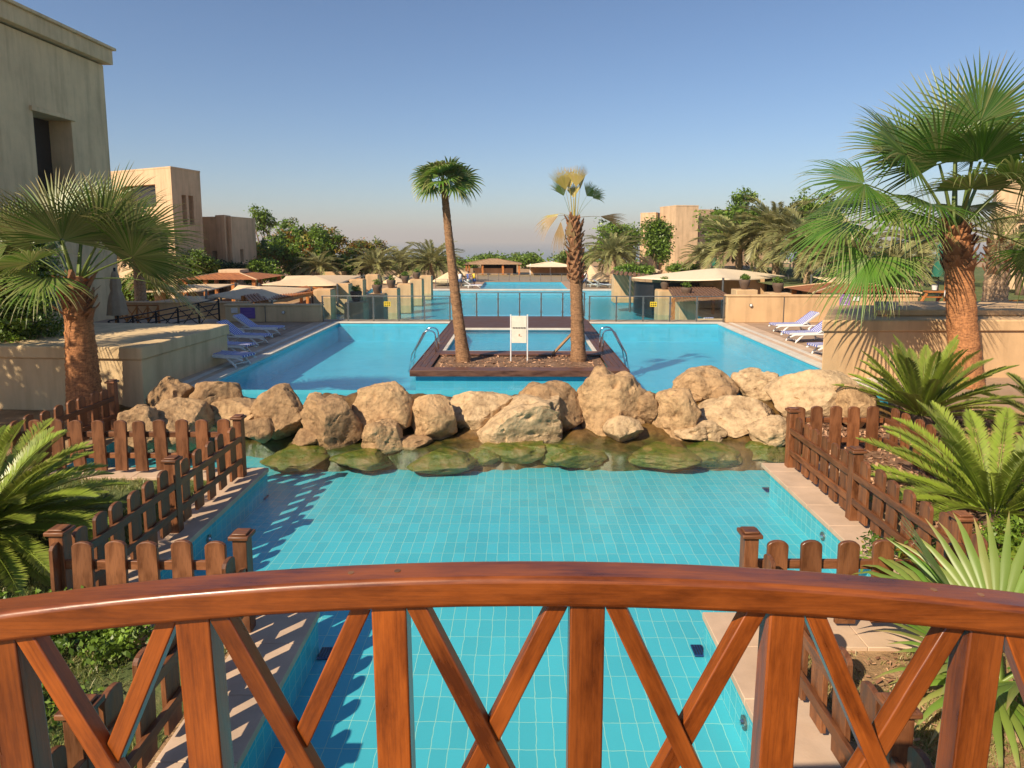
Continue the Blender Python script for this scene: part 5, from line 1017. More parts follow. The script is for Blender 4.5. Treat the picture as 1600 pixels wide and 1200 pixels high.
# low walls left: terrace walls behind the planter and black metal railing
def boxthing(name, lb, cat, x0, x1, y0, y1, z0, z1, m, bev=0.02, extra=None):
    t = empty(name, ((x0 + x1) / 2, (y0 + y1) / 2, z0), 0, lb, cat); b = MB(); b.box((0, 0, (z1 - z0) / 2), (x1 - x0, y1 - y0, z1 - z0)); b.build('wall', m, t, bevel=bev); return t
a_, c_ = Q(185, 475, 26), Q(345, 475, 26)
t = boxthing('garden_wall', 'long low sand wall behind the black railing on the left', 'wall', -17.5, -11.0, 26.6, 27.0, -0.9, 0.62, M['plaster'])
b = MB(); b.box((0, 0, 1.54), (6.55, 0.46, 0.05)); b.build('coping', M['plaster'], t, bevel=0.01)
def xrail(p0, p1, z0, z1, h, n, m, label, name='timber_railing', wd=0.06):
    th = empty(name, (p0[0], p0[1], z0), 0, label, 'railing'); p0 = Vector((*p0, z0)); p1 = Vector((*p1, z1)); o = p0.copy(); d = (p1 - p0) / n
    for i in range(n + 1): b = MB(); q = d * i; b.box((q.x, q.y, q.z + h / 2), (wd, wd, h), grain=2); b.build('post', m, th, bevel=0.004)
    for hz in ((h, h * .35) if name != 'metal_railing' else (h, h * .8, h * .6, h * .4)): b = MB(); b.bar((0, 0, hz), (*(d * n)[:2], d.z * n + hz), wd * .9, wd * .7); b.build('rail', m, th)
    for i in range(n):
        q0, q1 = d * i, d * (i + 1)
        b = MB(); b.bar((q0.x, q0.y, q0.z + .06), (q1.x, q1.y, q1.z + h - .04), wd * .5, wd * .5); b.build('brace', m, th); b = MB(); b.bar((q0.x, q0.y + .01, q0.z + h - .04), (q1.x, q1.y + .01, q1.z + .06), wd * .5, wd * .5); b.build('brace', m, th)
    return th
p0, p1 = P(188, 505, 0.34), P(250, 505, 0.34); xrail((p0.x, 22.2), (p1.x, 22.4), 0.34, 0.34, 0.62, 4, M['wood_orange'], 'sunlit orange timber railing with crossed braces behind the left planter')
p0, p1 = Q(215, 510, 21.5), Q(341, 505, 22.6); xrail((p0.x, 20.0), (p1.x + .05, 22.6), -0.10, 0.34, 0.82, 5, M['dark_metal'], 'black metal stair railing rising to the shaded left wall', 'metal_railing', 0.05)
p0, p1 = Q(1560, 480, 20), Q(1640, 480, 20); xrail((p0.x, 20), (p1.x + 2, 20), 0.75, 0.75, 0.62, 4, M['wood_orange'], 'brown timber railing behind the planter at the right edge')
b = MB(); b.rect(13.8, 60, 17.0, 60, 0.70); struct('right_lawn_bank', b, M['lawn'])
b = MB(); b.box((18, 17.1, 0.52), (8.8, 0.2, 0.40)); t = empty('garden_kerb', (18, 17.1, .3), 0, 'low plaster kerb below the railing at the right edge', 'kerb'); pch(b.build('kerb', M['plaster'], bevel=.02), t)
# timber steps and lifebuoy by the right wall
t = empty('timber_steps', (Q(1455, 478, 21.5).x, 21.5, 0.34), 0, 'reddish timber stair frame beside the right palm trunk', 'steps')
for dx in (-0.35, 0.15): b = MB(); b.bar((dx - .28, 0, 0.35), (dx + .18, 0, 1.12), 0.09, 0.05); b.build('stringer', M['wood_orange'], t, bevel=.004)
for k in range(4): b = MB(); b.box((-0.33 + k * 0.11, 0, 0.5 + k * 0.17), (0.5, 0.3, 0.035)); b.build('tread', M['wood_orange'], t)
for dx in (0.42, 0.62): b = MB(); b.box((dx, 0, 0.75), (0.06, 0.06, 1.5)); b.build('post', M['wood_orange'], t)
b = MB(); b.box((0.3, 0, 1.18), (1.0, 0.35, 0.05)); b.build('platform', M['wood_orange'], t)
t = empty('lifebuoy', Q(1482, 459, 21.3), 0, 'white lifebuoy hanging beside the right palm trunk', 'lifebuoy'); b = MB(); b.tube([(0.09 * math.cos(a), 0, 0.19 * math.sin(a)) for a in [2 * PIx * k / 20 for k in range(21)]], 0.045, 8); b.build('ring', M['white'], t, smooth=True)
t = empty('bucket', Q(1460, 453, 21.5), 0, 'white bucket standing on the timber platform near the right palm', 'bucket'); b = MB(); b.tube([(0, 0, 0), (0, 0, .16)], [0.07, 0.09], 12); b.build('pail', M['white'], t, smooth='auto'); b = MB(); b.tube([(0, 0, .155), (0, 0, .17)], [0.096, 0.096], 12); b.build('rim', M['steel'], t)
# ------------------------------------------------------------------ buildings
def cornice(th, p0, p1, z, h, out, m, name='cornice'):
    p0, p1 = Vector((*p0, 0)), Vector((*p1, 0)); d = (p1 - p0).normalized(); nrm = Vector((d.y, -d.x, 0)); b = MB(); a = p0 + nrm * (out / 2 - .15) - d * out; c = p1 + nrm * (out / 2 - .15) + d * out; b.bar((a.x, a.y, z + h / 2), (c.x, c.y, z + h / 2), out + .3, h); return pch(b.build(name, m, bevel=0.02), th)
BXL, YN, YF, ZR = -14.75, 7.6, 24.3, 9.9
bz = -0.03; th = empty('resort_building', (0, 0, 0), 0, 'tall plain khaki plaster building with one recessed window at the left edge', 'building')
w0, w1 = Q(83, 200, 20.6).y, 0
L = YF - YN
facade(th, 'wall', (BXL, YN), (BXL, YF), bz, ZR - 0.62, [(13.0, 14.75, 4.6, 7.05)], M['plaster_dull'], 0.75)
facade(th, 'wall', (BXL, YF), (BXL - 9, YF), bz, ZR - 0.62, [(3, 4.6, 4.6, 7.05)], M['plaster_dull'], 0.4)
facade(th, 'wall', (BXL - 9, YN), (BXL, YN), bz, ZR - 0.62, [(3, 4.6, 4.6, 7.05)], M['plaster_dull'], 0.4)
facade(th, 'wall', (BXL - 9, YF), (BXL - 9, YN), bz, ZR - 0.62, [], M['plaster_dull'])
b = MB(); b.box((BXL - 4.5 + .09, (YN + YF) / 2, ZR - 0.31), (9 + .36, L + .36, 0.50)); pch(b.build('parapet', M['plaster_dull'], bevel=.03), th)
b = MB(); b.box((BXL - 4.5 + .12, (YN + YF) / 2, ZR - 0.02), (9 + .5, L + .5, 0.09)); pch(b.build('roof_edge', M['plaster_dull'], bevel=.01), th)
b = MB(); b.box((BXL + .03, YN + 13.875, 7.12), (0.10, 2.0, 0.14)); pch(b.build('lintel', M['plaster_dull'], bevel=.01), th)
def block(name, lb, c, px0, pxc, px1, y0, yc, y1, zt, zb, ops0, ops1, m, par=0.12, cat='building', depth=0.5):
    """building seen corner-on: left end, corner, right end given by photo columns and distances"""
    A, Cn, B = Q(px0, 373, y0), Q(pxc, 373, yc), Q(px1, 373, y1); th = empty(name, (0, 0, 0), 0, lb, cat); D = A + B - Cn
    facade(th, 'wall', (A.x, y0), (Cn.x, yc), zb, zt, ops0, m, depth); facade(th, 'wall', (Cn.x, yc), (B.x, y1), zb, zt, ops1, m, depth); facade(th, 'wall', (B.x, y1), (D.x, D.y), zb, zt, [], m); facade(th, 'wall', (D.x, D.y), (A.x, y0), zb, zt, [], m)
    b = MB(); cx = (A.x + B.x) / 2; cyy = (y0 + y1) / 2; b.prism([(p[0] + (p[0] - cx) * .01, p[1] + (p[1] - cyy) * .01) for p in ((A.x, y0), (Cn.x, yc), (B.x, y1), (D.x, D.y))], zt - 0.02, zt + par); b.build('roof_edge', m, th, bevel=.01); return th
PF = M['plaster_far']
zt = Q(273, 262, 45).z
block('tower_building', 'square sand coloured tower block with tall openings behind the left palm', None, 180, 273, 318, 48.4, 45, 48.2, zt, ZT, [(1.3, 5.0, 2.2, 4.6), (1.2, 5.2, 5.4, 6.9)], [(1.0, 1.5, 4.2, 6.2), (1.75, 2.3, 4.2, 6.2), (0.8, 1.3, 1.2, 2.2), (1.9, 2.5, 1.2, 2.2)], PF, 0.1)
zt = Q(350, 341, 52).z
block('far_building', 'low shaded sand building with stepped roof right of the tower block', None, 318, 362, 400, 51, 50, 55, zt, ZT, [(0.8, 1.3, 1.5, 2.3)], [(1.5, 2.2, 1.4, 2.4)], PF, 0.08)
block('far_building', 'small bright cubic roof room between the tower block and the trees', None, 338, 352, 362, 50.5, 49.5, 51.5, Q(350, 337, 50).z, ZT, [], [], PF, 0.05)
Yb = 72
block('resort_wing', 'pale low wing left of the sunlit hotel building on the right', None, 1000, 1024, 1034, 76, 74, 78, Q(1010, 333, 74).z, ZT - .1, [(0.4, 1.0, 2.5, 3.3)], [], PF, 0.1)
block('resort_wing', 'sunlit sand coloured hotel building behind the right canopies', None, 1030, 1055, 1090, 75, 71, 71.5, Q(1070, 322, 71).z, ZT - .1, [(0.9, 1.5, 3.4, 4.4), (0.9, 1.5, 5.2, 5.7), (0.9, 1.5, 1.0, 2.0)], [], PF, 0.1)
block('resort_wing', 'long plain wing running right from the sunlit hotel building', None, 1089, 1092, 1215, 75, 73, 78, Q(1130, 329, 74).z, ZT - .1, [], [(1.2, 1.9, 2.2, 3.3), (4.2, 4.9, 2.2, 3.3)], PF, 0.1)
# building at the right edge
zt_ = 8.4; th = block('resort_building', 'sand building with banded balconies at the right edge behind the palms', None, 1546, 1552, 1900, 42, 34, 30, 6.4, 0.3, [], [(1.0, 5.2, 3.1, 3.9), (1.0, 5.2, 1.3, 2.2)], PF, 0.3)
pA, pB = Q(1552, 373, 34), Q(1900, 373, 30)
cornice(th, (pA.x, 34), (pB.x, 30), 4.15, 0.16, 0.25, PF); cornice(th, (pA.x, 34), (pB.x, 30), 2.9, 0.14, 0.25, PF)
# ------------------------------------------------------------------ sails, pergolas and huts
def sail(name, pts, label, posts, m='cloth', sag=0.25, gz=ZT, cat='canopy', group='shade sails over the terraces', edge=0.12):
    """stretched canvas from corner points with sagging edges"""
    c = sum((Vector(p) for p in pts), Vector()) / len(pts); th = empty(name, (c.x, c.y, gz), 0, label, cat, group); n = 10; b = MB(); k = len(pts); o = Vector((c.x, c.y, gz)); ctr = c + Vector((0, 0, sag * 1.2)); rows = []
    for j in range(n + 1):
        t = j / n; row = []
        for i in range(k):
            a, d = Vector(pts[i]), Vector(pts[(i + 1) % k])
            for q in range(8):
                u = q / 8; e_ = a.lerp(d, u); e_ = e_.lerp(c, edge * 4 * u * (1 - u)); e_.z -= sag * 0.35 * 4 * u * (1 - u); p = ctr.lerp(e_, t); p.z = ctr.z + (e_.z - ctr.z) * t ** 1.3; row.append(p - o)
        rows.append(row)
    V = [p for r_ in rows for p in r_]; w_ = k * 8; b.add(V, [(j * w_ + i, j * w_ + (i + 1) % w_, (j + 1) * w_ + (i + 1) % w_, (j + 1) * w_ + i) for j in range(n) for i in range(w_)])
    ob = b.build('canvas', M[m], th, smooth=True); sd = ob.modifiers.new('solid', 'SOLIDIFY'); sd.thickness = 0.02
    for p in posts: b = MB(); q = Vector(p) - o; b.tube([(q.x, q.y, 0), (q.x, q.y, q.z + 0.1)], 0.06, 8); b.build('mast', M['steel'], th)
    return th
def qs(*a): return [Q(px, py, Y) for px, py, Y in a]
pts = qs((322, 462, 31), (372, 445, 37), (487, 451, 37), (425, 472, 31)); sail('shade_sail', pts, 'large cream shade sail nearest behind the shaded left wall', pts)
pts = qs((405, 445, 39), (447, 431, 45), (568, 431, 50), (527, 446, 40)); sail('shade_sail', pts, 'long cream shade sail stretched towards the left piers', pts)
pts = qs((214, 456, 33), (278, 446, 38), (368, 444, 40), (322, 455, 33)); sail('shade_sail', pts, 'narrow tan shade sail left of the brown roofed hut', pts, sag=.15)
pts = qs((230, 472, 29), (290, 462, 32), (345, 463, 33), (330, 476, 29)); sail('shade_sail', pts, 'small low tan shade sail above the low sand wall', pts, sag=.12)
pts = qs((985, 434, 37), (1112, 421, 46), (1232, 432, 42), (1130, 437, 34)); sail('shade_sail', pts, 'big white canopy over the right pool bar', pts, 'cloth_white', 0.35)
pts = qs((1112, 416, 48), (1180, 415, 54), (1200, 421, 50), (1130, 421, 46)); sail('shade_sail', pts, 'cream canopy just behind the big white one', pts, 'cloth', .12)
pts = qs((1180, 405, 52), (1235, 406, 56), (1240, 412, 50), (1190, 411, 48)); sail('shade_sail', pts, 'small pale canopy under the date palms on the right', pts, 'cloth', .1)
pts = qs((1268, 432, 33), (1330, 436, 36), (1420, 448, 33), (1320, 446, 30)); sail('shade_sail', pts, 'pale canopy above the right brown roof', pts, 'cloth', .12)
def hut(name, lb, c, wx, wy, ez, az, m, capm=None, gz=ZT, posts=True, cat='hut', cap=0.2, over=0.3):
    th = empty(name, (c[0], c[1], gz), 0, lb, cat); b = MB(); e_ = ez - gz; a_ = az - gz; x, y = wx / 2, wy / 2; k = cap
    V = [(-x, -y, e_), (x, -y, e_), (x, y, e_), (-x, y, e_), (-x * k, -y * k, a_), (x * k, -y * k, a_), (x * k, y * k, a_), (-x * k, y * k, a_)]
    for f in ((0, 1, 5, 4), (1, 2, 6, 5), (2, 3, 7, 6), (3, 0, 4, 7), (4, 5, 6, 7)): q = [V[i] for i in f]; b.add(q, [(0, 1, 2, 3)], [[(p[2] * 2, p[0] + p[1]) for p in q]])
    b.add([V[3], V[2], V[1], V[0]], [(0, 1, 2, 3)]); b.build('roof', m, th)
    b = MB(); [b.bar(V[i], V[i + 4], 0.08, 0.06) for i in range(4)]; b.build('ridge', capm or m, th)
    if capm: b = MB(); b.box((0, 0, a_ + .07), (wx * k * 1.3, wy * k * 1.3, 0.22)); b.build('roof_cap', capm, th, bevel=.03)
    if posts:
        for i, px_ in enumerate((-x + over, -x * .35, x * .35, x - over)):
            for py_ in (-y + over, y - over): b = MB(); b.box((px_, py_, e_ / 2), (0.22, 0.22, e_)); b.build('post', M['wood_orange'], th)
    return th
c = Q(366, 437, 44); hut('hut', 'hut with orange brown shingle roof and pale cap left of the sails', (c.x, 44), 5.0, 5.0, Q(366, 437, 41.5).z, Q(366, 425, 44).z, M['roof_tile'], PF, cap=0.22)
c = Q(771, 412, 78); th = hut('pool_bar', 'thatched pool bar with timber posts at the far end of the pools', (c.x, 78), 6.6, 5, Q(771, 413, 76).z, Q(771, 404, 78).z, M['thatch'], gz=ZT, cap=.12)
b = MB(); b.box((0, -1.2, 0.35), (4.6, 0.5, 0.7)); b.build('counter', M['plaster'], th); b = MB(); b.box((0.6, 1.2, 0.6), (4.2, 0.3, 1.2)); b.build('shade_backing', M['dark'], th)  # dark sheet at the back paints the shaded interior of the open bar
c = Q(860, 412, 76); th = hut('parasol_pavilion', 'white canopied pavilion right of the thatched pool bar', (c.x, 76), 5.4, 4, Q(860, 417, 74).z, Q(860, 409, 76).z, M['cloth_white'], gz=ZT, cap=.05, posts=False)
for x in (-2.3, 0, 2.3): b = MB(); b.box((x, 0, 0.6), (0.12, 0.12, 1.25)); b.build('post', M['white'], th)
b = MB(); b.box((0, 1.2, 0.4), (4.6, 0.3, 0.8)); b.build('counter', M['plaster'], th)
c = Q(1303, 457, 30); hut('hut', 'low brown slatted pyramid roof above the right sand wall', (c.x, 28.6), 4.4, 3.0, Q(1303, 458, 27).z, Q(1303, 441, 28.6).z, M['roof_tile'], PF, gz=ZT, cap=.2)
def parasol(px, pyt, pye, w_, Y, lb, m='cloth', gz=ZT):
    s_ = pxm(Y); c = Q(px, pyt, Y); e_ = Q(px, pye, Y).z; th = empty('parasol', (c.x, Y, gz), 0, lb, 'parasol', 'open parasols round the far pool'); b = MB(); n = 8; r_ = w_ * s_ / 2; V = [(r_ * math.cos(a), r_ * math.sin(a), e_ - gz) for a in [2 * PIx * (k + .5) / n for k in range(n)]]; top = (0, 0, c.z - gz)
    for k in range(n): b.add([V[k], V[(k + 1) % n], top], [(0, 1, 2)])
    for k in range(n): a_, d_ = V[k], V[(k + 1) % n]; b.add([a_, d_, (d_[0], d_[1], d_[2] - .12), (a_[0], a_[1], a_[2] - .12)], [(0, 3, 2, 1)])
    b.build('canopy', M[m], th); b = MB(); b.tube([(0, 0, 0), (0, 0, c.z - gz + .08)], 0.035, 6); b.build('pole', M['dark_metal'], th)
for a in [(616, 430, 440, 36, 55, 'cream parasol behind the left pier row'), (622, 424, 430, 20, 66, 'tiny pale parasol far behind the left piers'), (700, 425, 438, 50, 58, 'tan parasol just left of the slender island palm'), (722, 421, 428, 30, 72, 'pale parasol left of the thatched bar'), (922, 412, 434, 56, 62, 'tall tan parasol right of the stout island palm'), (938, 423, 437, 44, 59, 'lower tan parasol in front of the tall one on the right'), (646, 432, 441, 24, 60, 'cream parasol peeping over the fifth pier'), (1020, 418, 423, 26, 56, 'small cream parasol in front of the hotel hedge')]: parasol(*a)
def closed_umbrella(px, pyt, pyb, Y, r_, m, lb, gz):
    t = empty('closed_umbrella', (Q(px, pyt, Y).x, Y, gz), 0, lb, 'umbrella'); z1 = Q(px, pyt, Y).z - gz; z0 = Q(px, pyb, Y).z - gz; b = MB(); n = 16; V = []; rings = 9
    for j in range(rings + 1):
        u = j / rings; rr = r_ * (0.25 + 0.75 * (1 - u) ** 0.8) * (1 - 0.25 * math.exp(-((u - .55) / .08) ** 2))
        for k in range(n): a = 2 * PIx * k / n; q = rr * (1 + 0.22 * math.cos(a * 8)); V.append((q * math.cos(a), q * math.sin(a), z0 + (z1 - z0) * u))
    b.add(V, [(j * n + k, j * n + (k + 1) % n, (j + 1) * n + (k + 1) % n, (j + 1) * n + k) for j in range(rings) for k in range(n)]); b.build('folded_canopy', M[m], t, smooth=True); b = MB(); b.tube([(0, 0, 0), (0, 0, z1 + .1)], 0.03, 8); b.build('pole', M['dark_metal'], t)
closed_umbrella(179, 424, 492, 17.6, 0.22, 'cloth_beige', 'closed beige umbrella standing beside the tall left building', 0.34)
closed_umbrella(1471, 375, 432, 24, 0.20, 'cloth_green', 'closed dark green umbrella behind the right palm trunk', 0.34)
closed_umbrella(1117, 401, 416, 50, 0.28, 'cloth_green', 'small closed green umbrella in front of the far date palm', ZT)
# pergolas
def pergola(pts, lb, n, m='slat_brown', gz=ZT, w_=0.10):
    a, b_, c, d = [Vector(p) for p in pts]; o = Vector((*((a + b_ + c + d) / 4)[:2], gz)); th = empty('pergola', o, 0, lb, 'pergola'); b = MB()
    for i in range(n): t = (i + .5) / n; p, q = a.lerp(b_, t) - o, d.lerp(c, t) - o; b.bar(p, q, w_, 0.07)
    b.build('slats', M[m], th); b = MB(); b.bar(a - o - Vector((0, 0, .1)), b_ - o - Vector((0, 0, .1)), .12, .12); b.build('beam', M[m], th); b = MB(); b.bar(d - o - Vector((0, 0, .1)), c - o - Vector((0, 0, .1)), .12, .12); b.build('beam', M[m], th)
    for p in (a, b_, c, d): q = p - o; b = MB(); b.box((q.x, q.y, q.z / 2), (0.16, 0.16, q.z)); b.build('post', M['wood_orange'], th)
    return th
pergola(qs((392, 474, 29.5), (495, 456, 37), (480, 447, 40), (380, 462, 31)), 'slatted timber pergola edge under the large cream sail', 26, 'wood_orange')
pergola(qs((500, 452, 39), (566, 436, 50), (548, 434, 51), (470, 446, 41)), 'slatted timber pergola beside the outer left piers', 22, 'wood_orange')
pergola(qs((1052, 466, 30), (1140, 462, 29), (1115, 448, 36), (1042, 449, 37)), 'dark slatted pergola over the bar terrace right of the second pool', 16)
th = empty('pool_bar', (Q(1000, 440, 38).x, 38, ZT), 0, 'curved dark glazed swim up bar with slatted roof right of the second pool', 'bar'); o = Vector(th.location)
b = MB(); b.tube([(2.2, 2.5, -0.4), (2.2, 2.5, 1.55)], 2.1, 28); b.build('curved_glazing', M['dark_metal'], th, smooth='auto')
b = MB(); b.tube([(2.2, 2.5, 1.55), (2.2, 2.5, 1.75)], 2.3, 28); b.build('roof_rim', M['thatch'], th, smooth='auto')
b = MB(); b.box((-0.2, 5, 0.9), (1.3, 1.2, 1.8)); b.build('side_block', M['plaster'], th, bevel=.02)
b = MB(); [b.bar((-1.2 + k * .28, 3.0, 1.95 - k * .03), (-1.2 + k * .28 + .6, 6.5, 1.95 - k * .03), .2, .05) for k in range(9)]; b.build('roof_slats', M['slat_brown'], th)
b = MB(); b.box((6.5, 6, 0.8), (7.5, 0.3, 1.2)); b.build('shade_backing', M['dark'], th)  # dark sheet painting the shade under the canopy
b = MB(); b.box((8.2, 4.5, 0.85), (1.2, 0.4, 1.5)); b.build('side_wall', M['plaster'], th); 
boxthing('terrace_wall', 'low sand wall at the waterline below the dark pergola', 'wall', Q(1090, 480, 27).x, 9.5 + 2.6, 27, 27.3, ZT, -0.05, M['plaster'])
for px, py, Y, lb, wd in [(505, 425, 58, 'small flat roofed block behind the long left sail', 3.2), (1128, 436, 39, 'flat sand block under the right canopy', 5)]:
    p = Q(px, py, Y); boxthing('service_block', lb, 'building', p.x - wd / 2, p.x + wd / 2, Y, Y + 2.5, ZT, p.z, M['plaster'])
# ------------------------------------------------------------------ people by the far pool
def person(loc, rz, hgt, label, shirt, low=False):
    s_ = hgt / 1.75; th = empty('person', loc, rz, label, 'person'); me = bpy.data.meshes.new('body')
    J = {'pel': (0, 0, .95, .15), 'wa': (0, 0, 1.1, .13), 'ch': (0, 0, 1.32, .155), 'ne': (0, 0, 1.50, .055), 'hd': (0, .01, 1.60, .095), 'tp': (0, .01, 1.70, .085), 'hl': (-.10, 0, .88, .09), 'kl': (-.12, .03, .50, .06), 'al': (-.12, 0, .10, .04), 'fl': (-.13, .14, .03, .035), 'hr': (.10, 0, .88, .09), 'kr': (.13, -.02, .50, .06), 'ar': (.14, -.06, .10, .04), 'fr': (.15, .08, .03, .035),
         'sl': (-.19, 0, 1.40, .06), 'el': (-.27, -.02, 1.14, .042), 'wl': (-.26, .08, .90, .03), 'gl': (-.25, .12, .82, .03), 'sr': (.19, 0, 1.40, .06), 'er': (.27, -.02, 1.14, .042), 'wr': (.24, .12, .94, .03), 'gr': (.23, .16, .87, .03)}
    ks = list(J); E = [('pel', 'wa'), ('wa', 'ch'), ('ch', 'ne'), ('ne', 'hd'), ('hd', 'tp'), ('pel', 'hl'), ('hl', 'kl'), ('kl', 'al'), ('al', 'fl'), ('pel', 'hr'), ('hr', 'kr'), ('kr', 'ar'), ('ar', 'fr'), ('ch', 'sl'), ('sl', 'el'), ('el', 'wl'), ('wl', 'gl'), ('ch', 'sr'), ('sr', 'er'), ('er', 'wr'), ('wr', 'gr')]
    me.from_pydata([tuple(c * s_ for c in J[k][:3]) for k in ks], [(ks.index(a), ks.index(b)) for a, b in E], []); o = bpy.data.objects.new('body', me); C.objects.link(o); o.parent = th; o.modifiers.new('skin', 'SKIN')
    for i, k in enumerate(ks): me.skin_vertices[0].data[i].radius = (J[k][3] * s_,) * 2
    me.skin_vertices[0].data[0].use_root = True; sb = o.modifiers.new('sub', 'SUBSURF'); sb.levels = 1; sb.render_levels = 1; me.materials.append(M['skin'])
    b = MB(); b.tube([(0, 0, .92 * s_), (0, 0, 1.1 * s_), (0, 0, 1.42 * s_), (0, 0, 1.47 * s_)], [.19 * s_, .17 * s_, .21 * s_, .10 * s_], 12); b.build('shirt', M[shirt], th, smooth=True)
    b = MB(); b.tube([(0, 0, .60 * s_), (0, 0, .80 * s_), (0, 0, .95 * s_)], [.21 * s_, .20 * s_, .18 * s_], 12); b.build('shorts', M['blue' if shirt != 'blue' else 'white'], th, smooth=True)
    b = MB(); b.tube([(0, -.02 * s_, 1.60 * s_), (0, -.02 * s_, 1.68 * s_), (0, -.02 * s_, 1.74 * s_), (0, -.02 * s_, 1.77 * s_)], [.105 * s_, .11 * s_, .08 * s_, .02 * s_], 10); b.build('hair', M['hair'], th, smooth=True)
for px, py, Y, rz, sh, lb in [(719, 449, 55.2, 0.4, 'white', 'person in white shirt standing beside the slender island palm in the distance'), (732, 449, 55.6, 2.0, 'blue', 'person in blue top standing in a distant group left of the third pool'), (741, 449, 56.0, -1.0, 'yellow', 'person in yellow top standing at the corner of the third pool'), (909, 449, 55.4, 1.0, 'red', 'person in red top just right of the stout palm trunk'), (915, 449, 56.1, 2.6, 'white', 'person in white top beside the one in red')]:
    person((Q(px, py, Y).x, Y, ZT + 0.02), rz, 1.36, lb, sh)
for px, Y, lb in [(737, 54.4, 'white lounger at the feet of the distant group'), (927, 55.8, 'white lounger under the tan parasols'), (940, 55.2, 'second white lounger under the tan parasols')]:
    lounger((Q(px, 445, Y).x - .6, Y, ZT + .02), 0.2, 0.6, lb, 'distant loungers')
for px, py, Y, rz, lb in [(585, 452, 46, 2.6, 'striped lounger standing between the left pier rows'), (1108, 480, 28.6, 1.9, 'lounger under the dark pergola beside the sand wall')]:
    lounger((Q(px, py, Y).x, Y, ZT + .02), rz, 0.6, lb, 'distant loungers')
# ------------------------------------------------------------------ distant trees and palms
pxtree(392, 548, 330, 455, 60, 'big dense green tree group behind the left sails', lobes_n=9, nclump=560, per=46, size=0.15, cr=0.5, seed=2, dryp=0.16)
pxtree(385, 432, 318, 365, 64, 'slim green tree top rising above the big dense one', lobes_n=4, nclump=50, per=40, size=0.13, cr=0.45, seed=3)
pxtree(526, 604, 370, 428, 66, 'flat crowned tree with orange red blossom left of the sea', lobes_n=7, nclump=220, per=36, size=0.13, cr=0.42, seed=5, dryp=0.55)
pxtree(316, 400, 366, 438, 55, 'orange tinged tree in front of the low shaded building', lobes_n=7, nclump=240, per=38, size=0.13, cr=0.42, seed=6, dryp=0.35)
pxtree(262, 340, 385, 455, 46, 'green tree below the tower block', lobes_n=6, nclump=240, per=38, size=0.11, cr=0.36, seed=7)
pxtree(180, 262, 420, 478, 36, 'dark bush behind the closed beige umbrella', lobes_n=6, nclump=220, per=38, size=0.09, cr=0.32, seed=8)
pxtree(375, 440, 400, 445, 50, 'bright green shrub at the edge of the brown roofed hut', lobes_n=4, nclump=120, per=38, size=0.11, cr=0.35, seed=9)
pxtree(296, 392, 405, 440, 50, 'dark shrub behind the brown hut roof', lobes_n=5, nclump=140, per=38, size=0.12, cr=0.4, seed=10, mt='tree_dark')
pxtree(480, 560, 400, 440, 62, 'dark shrubs under the big dense tree', lobes_n=5, nclump=160, per=38, size=0.14, cr=0.45, seed=12, mt='tree_dark')
pxtree(925, 1002, 337, 418, 72, 'tall loose tree left of the sunlit hotel building', lobes_n=7, nclump=200, per=40, size=0.17, cr=0.6, seed=13, shell=.5)
pxtree(1006, 1048, 336, 418, 62, 'narrow bright tree in front of the hotel building', lobes_n=6, nclump=170, per=38, size=0.14, cr=0.5, seed=14)
pxtree(1096, 1212, 312, 400, 62, 'large dark green tree right of the hotel building', lobes_n=8, nclump=230, per=42, size=0.17, cr=0.62, seed=15, shell=.5)
pxtree(1136, 1182, 296, 322, 63, 'small top branch of a tree standing above the large dark one', lobes_n=4, nclump=22, per=40, size=0.15, cr=0.5, seed=16)
pxtree(1240, 1300, 290, 420, 48, 'olive tree beyond the right palm leaves', lobes_n=6, nclump=220, per=36, size=0.11, cr=0.42, seed=17)
pxtree(1560, 1640, 366, 425, 30, 'bright green tree at the right edge below the building', lobes_n=6, nclump=220, per=38, size=0.09, cr=0.3, seed=18, gz=0.7)
for i, (a, b_, t, u, Y, lb) in enumerate([(700, 750, 404, 432, 95, 'green tree left of the thatched bar'), (738, 800, 396, 420, 110, 'tree showing above the thatched bar roof'), (800, 850, 398, 418, 105, 'round tree between the bar and the white pavilion'), (866, 930, 392, 424, 98, 'tree behind the stout island palm'), (640, 712, 400, 432, 90, 'low trees behind the left date palms'), (590, 650, 404, 430, 88, 'dark tree behind the left piers'), (812, 838, 401, 416, 92, 'small round tree in front of the sea'), (740, 770, 401, 412, 118, 'small dark tree far behind the bar')]):
    pxtree(a, b_, t, u, Y, lb, lobes_n=5, nclump=120, per=34, size=0.20, cr=0.7, seed=30 + i, gz=ZT - 0.2 - (2 if Y > 100 else 0))
def hedge_thing(px0, px1, pyt, pyb, Y, lb, seed):
    s_ = pxm(Y); c = Q((px0 + px1) / 2, pyb, Y); W = (px1 - px0) * s_; Hh = (pyb - pyt) * s_; n = max(2, int(W / 1.2)); bush('hedge', (c.x, Y, c.z), [(-W / 2 + W * (i + .5) / n, 0, Hh * .5, W / n * .7, .8, Hh * .55) for i in range(n)], lb, 'hedge', 60 * n, 36, 0.10, 0.3, 'tree', seed)
hedge_thing(968, 1015, 416, 428, 52, 'clipped green hedge left of the white canopy', 1); hedge_thing(1048, 1098, 415, 424, 54, 'clipped green hedge in front of the hotel building', 2)
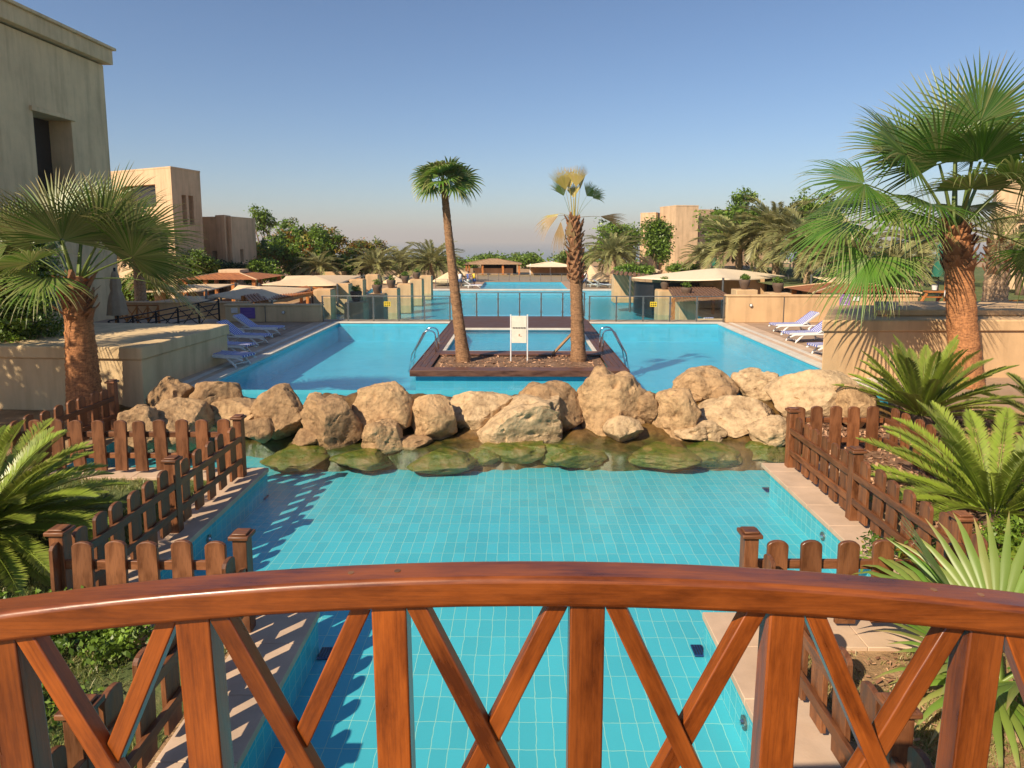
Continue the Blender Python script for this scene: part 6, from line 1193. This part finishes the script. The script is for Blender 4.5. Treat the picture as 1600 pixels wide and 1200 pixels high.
# hillside greenery hiding the shore
th_v = np.random.RandomState(3)
lob = []
for i in range(170):
    x = th_v.uniform(-85, 100); y = th_v.uniform(118, 150); r_ = th_v.uniform(2, 4.5); z = min(1.2, Q(800, 404, y).z - r_ * .8 + th_v.uniform(-1.2, .3)); lob.append((x, y, z, r_ * 1.5, r_, r_))
V, Fq, T, D = leaf_cloud(lob, 1500, 30, 0.42, 1.4, th_v, 0.1); o = npmesh('distant_scrub', V, Fq, M['tree'], T, D); o['kind'] = 'stuff'
def dp(px, pyc, Y, R_px, lb, seed, n=30, gz=ZT, **k):
    s_ = pxm(Y); c = Q(px, pyc, Y); h = c.z - gz; L = R_px * s_ * 1.12
    return feather_palm((c.x, Y, gz), max(h, .3), 0.26, 0.22, int(n * 1.45), L, 0.95, 30, L * 0.24, L * 0.050, lb, seed, **k)
dp(498, 418, 55, 33, 'pale date palm between the left sails and the dense trees', 50, e0=0.0)
dp(586, 416, 60, 42, 'date palm behind the left pier row', 51)
dp(625, 410, 66, 34, 'date palm right of the red blossomed tree', 52)
dp(675, 412, 62, 46, 'large date palm left of the slender island palm', 53, n=36)
dp(958, 398, 58, 46, 'date palm right of the stout island palm', 54, n=34)
dp(1098, 402, 52, 30, 'small date palm in front of the hotel wall', 55)
dp(1155, 385, 46, 66, 'wide date palm with arching fronds over the right canopies', 56, n=38)
dp(1215, 362, 44, 66, 'tall date palm behind the wide arching one', 57, n=38)
dp(1265, 385, 38, 70, 'date palm partly behind the right fan palm leaves', 58, n=38)
dp(1330, 400, 34, 66, 'shaggy date palm right behind the right fan palm leaves', 59, n=34)
dp(1400, 418, 30, 56, 'low shaggy date palm left of the right palm trunk', 60, n=34)
dp(1440, 385, 36, 62, 'date palm just behind the right palm trunk', 61, n=34)
dp(215, 395, 30, 58, 'pale date palm right of the tall left building', 62, n=34)
dp(248, 430, 34, 40, 'small date palm behind the timber railing on the left', 63, n=28)
b = MB()
# ------------------------------------------------------------------ haze over the sea
def haze():
    m = bpy.data.materials.new('haze_air'); m.use_nodes = True; n = m.node_tree
    n.nodes.remove(n.nodes['Principled BSDF']); pv = n.nodes.new('ShaderNodeVolumePrincipled'); n.links.new(pv.outputs[0], n.nodes['Material Output'].inputs['Volume'])
    pv.inputs['Color'].default_value = (0.83, 0.80, 0.78, 1); pv.inputs['Density'].default_value = HZ; pv.inputs['Anisotropy'].default_value = 0.0
    b = MB(); b.box((0, 8400, 24), (39000, 19000, 192)); o = b.build('haze', m); o['kind'] = 'stuff'; return o
HZ = 2.2e-4
haze()
# ------------------------------------------------------------------ one overall scale: 1 unit of layout = 1.2 m
for o in [x for x in bpy.context.scene.objects if x.parent is None]:
    o.location = Vector(o.location) * S
    if o.type in ('MESH', 'EMPTY'): o.scale = Vector(o.scale) * S
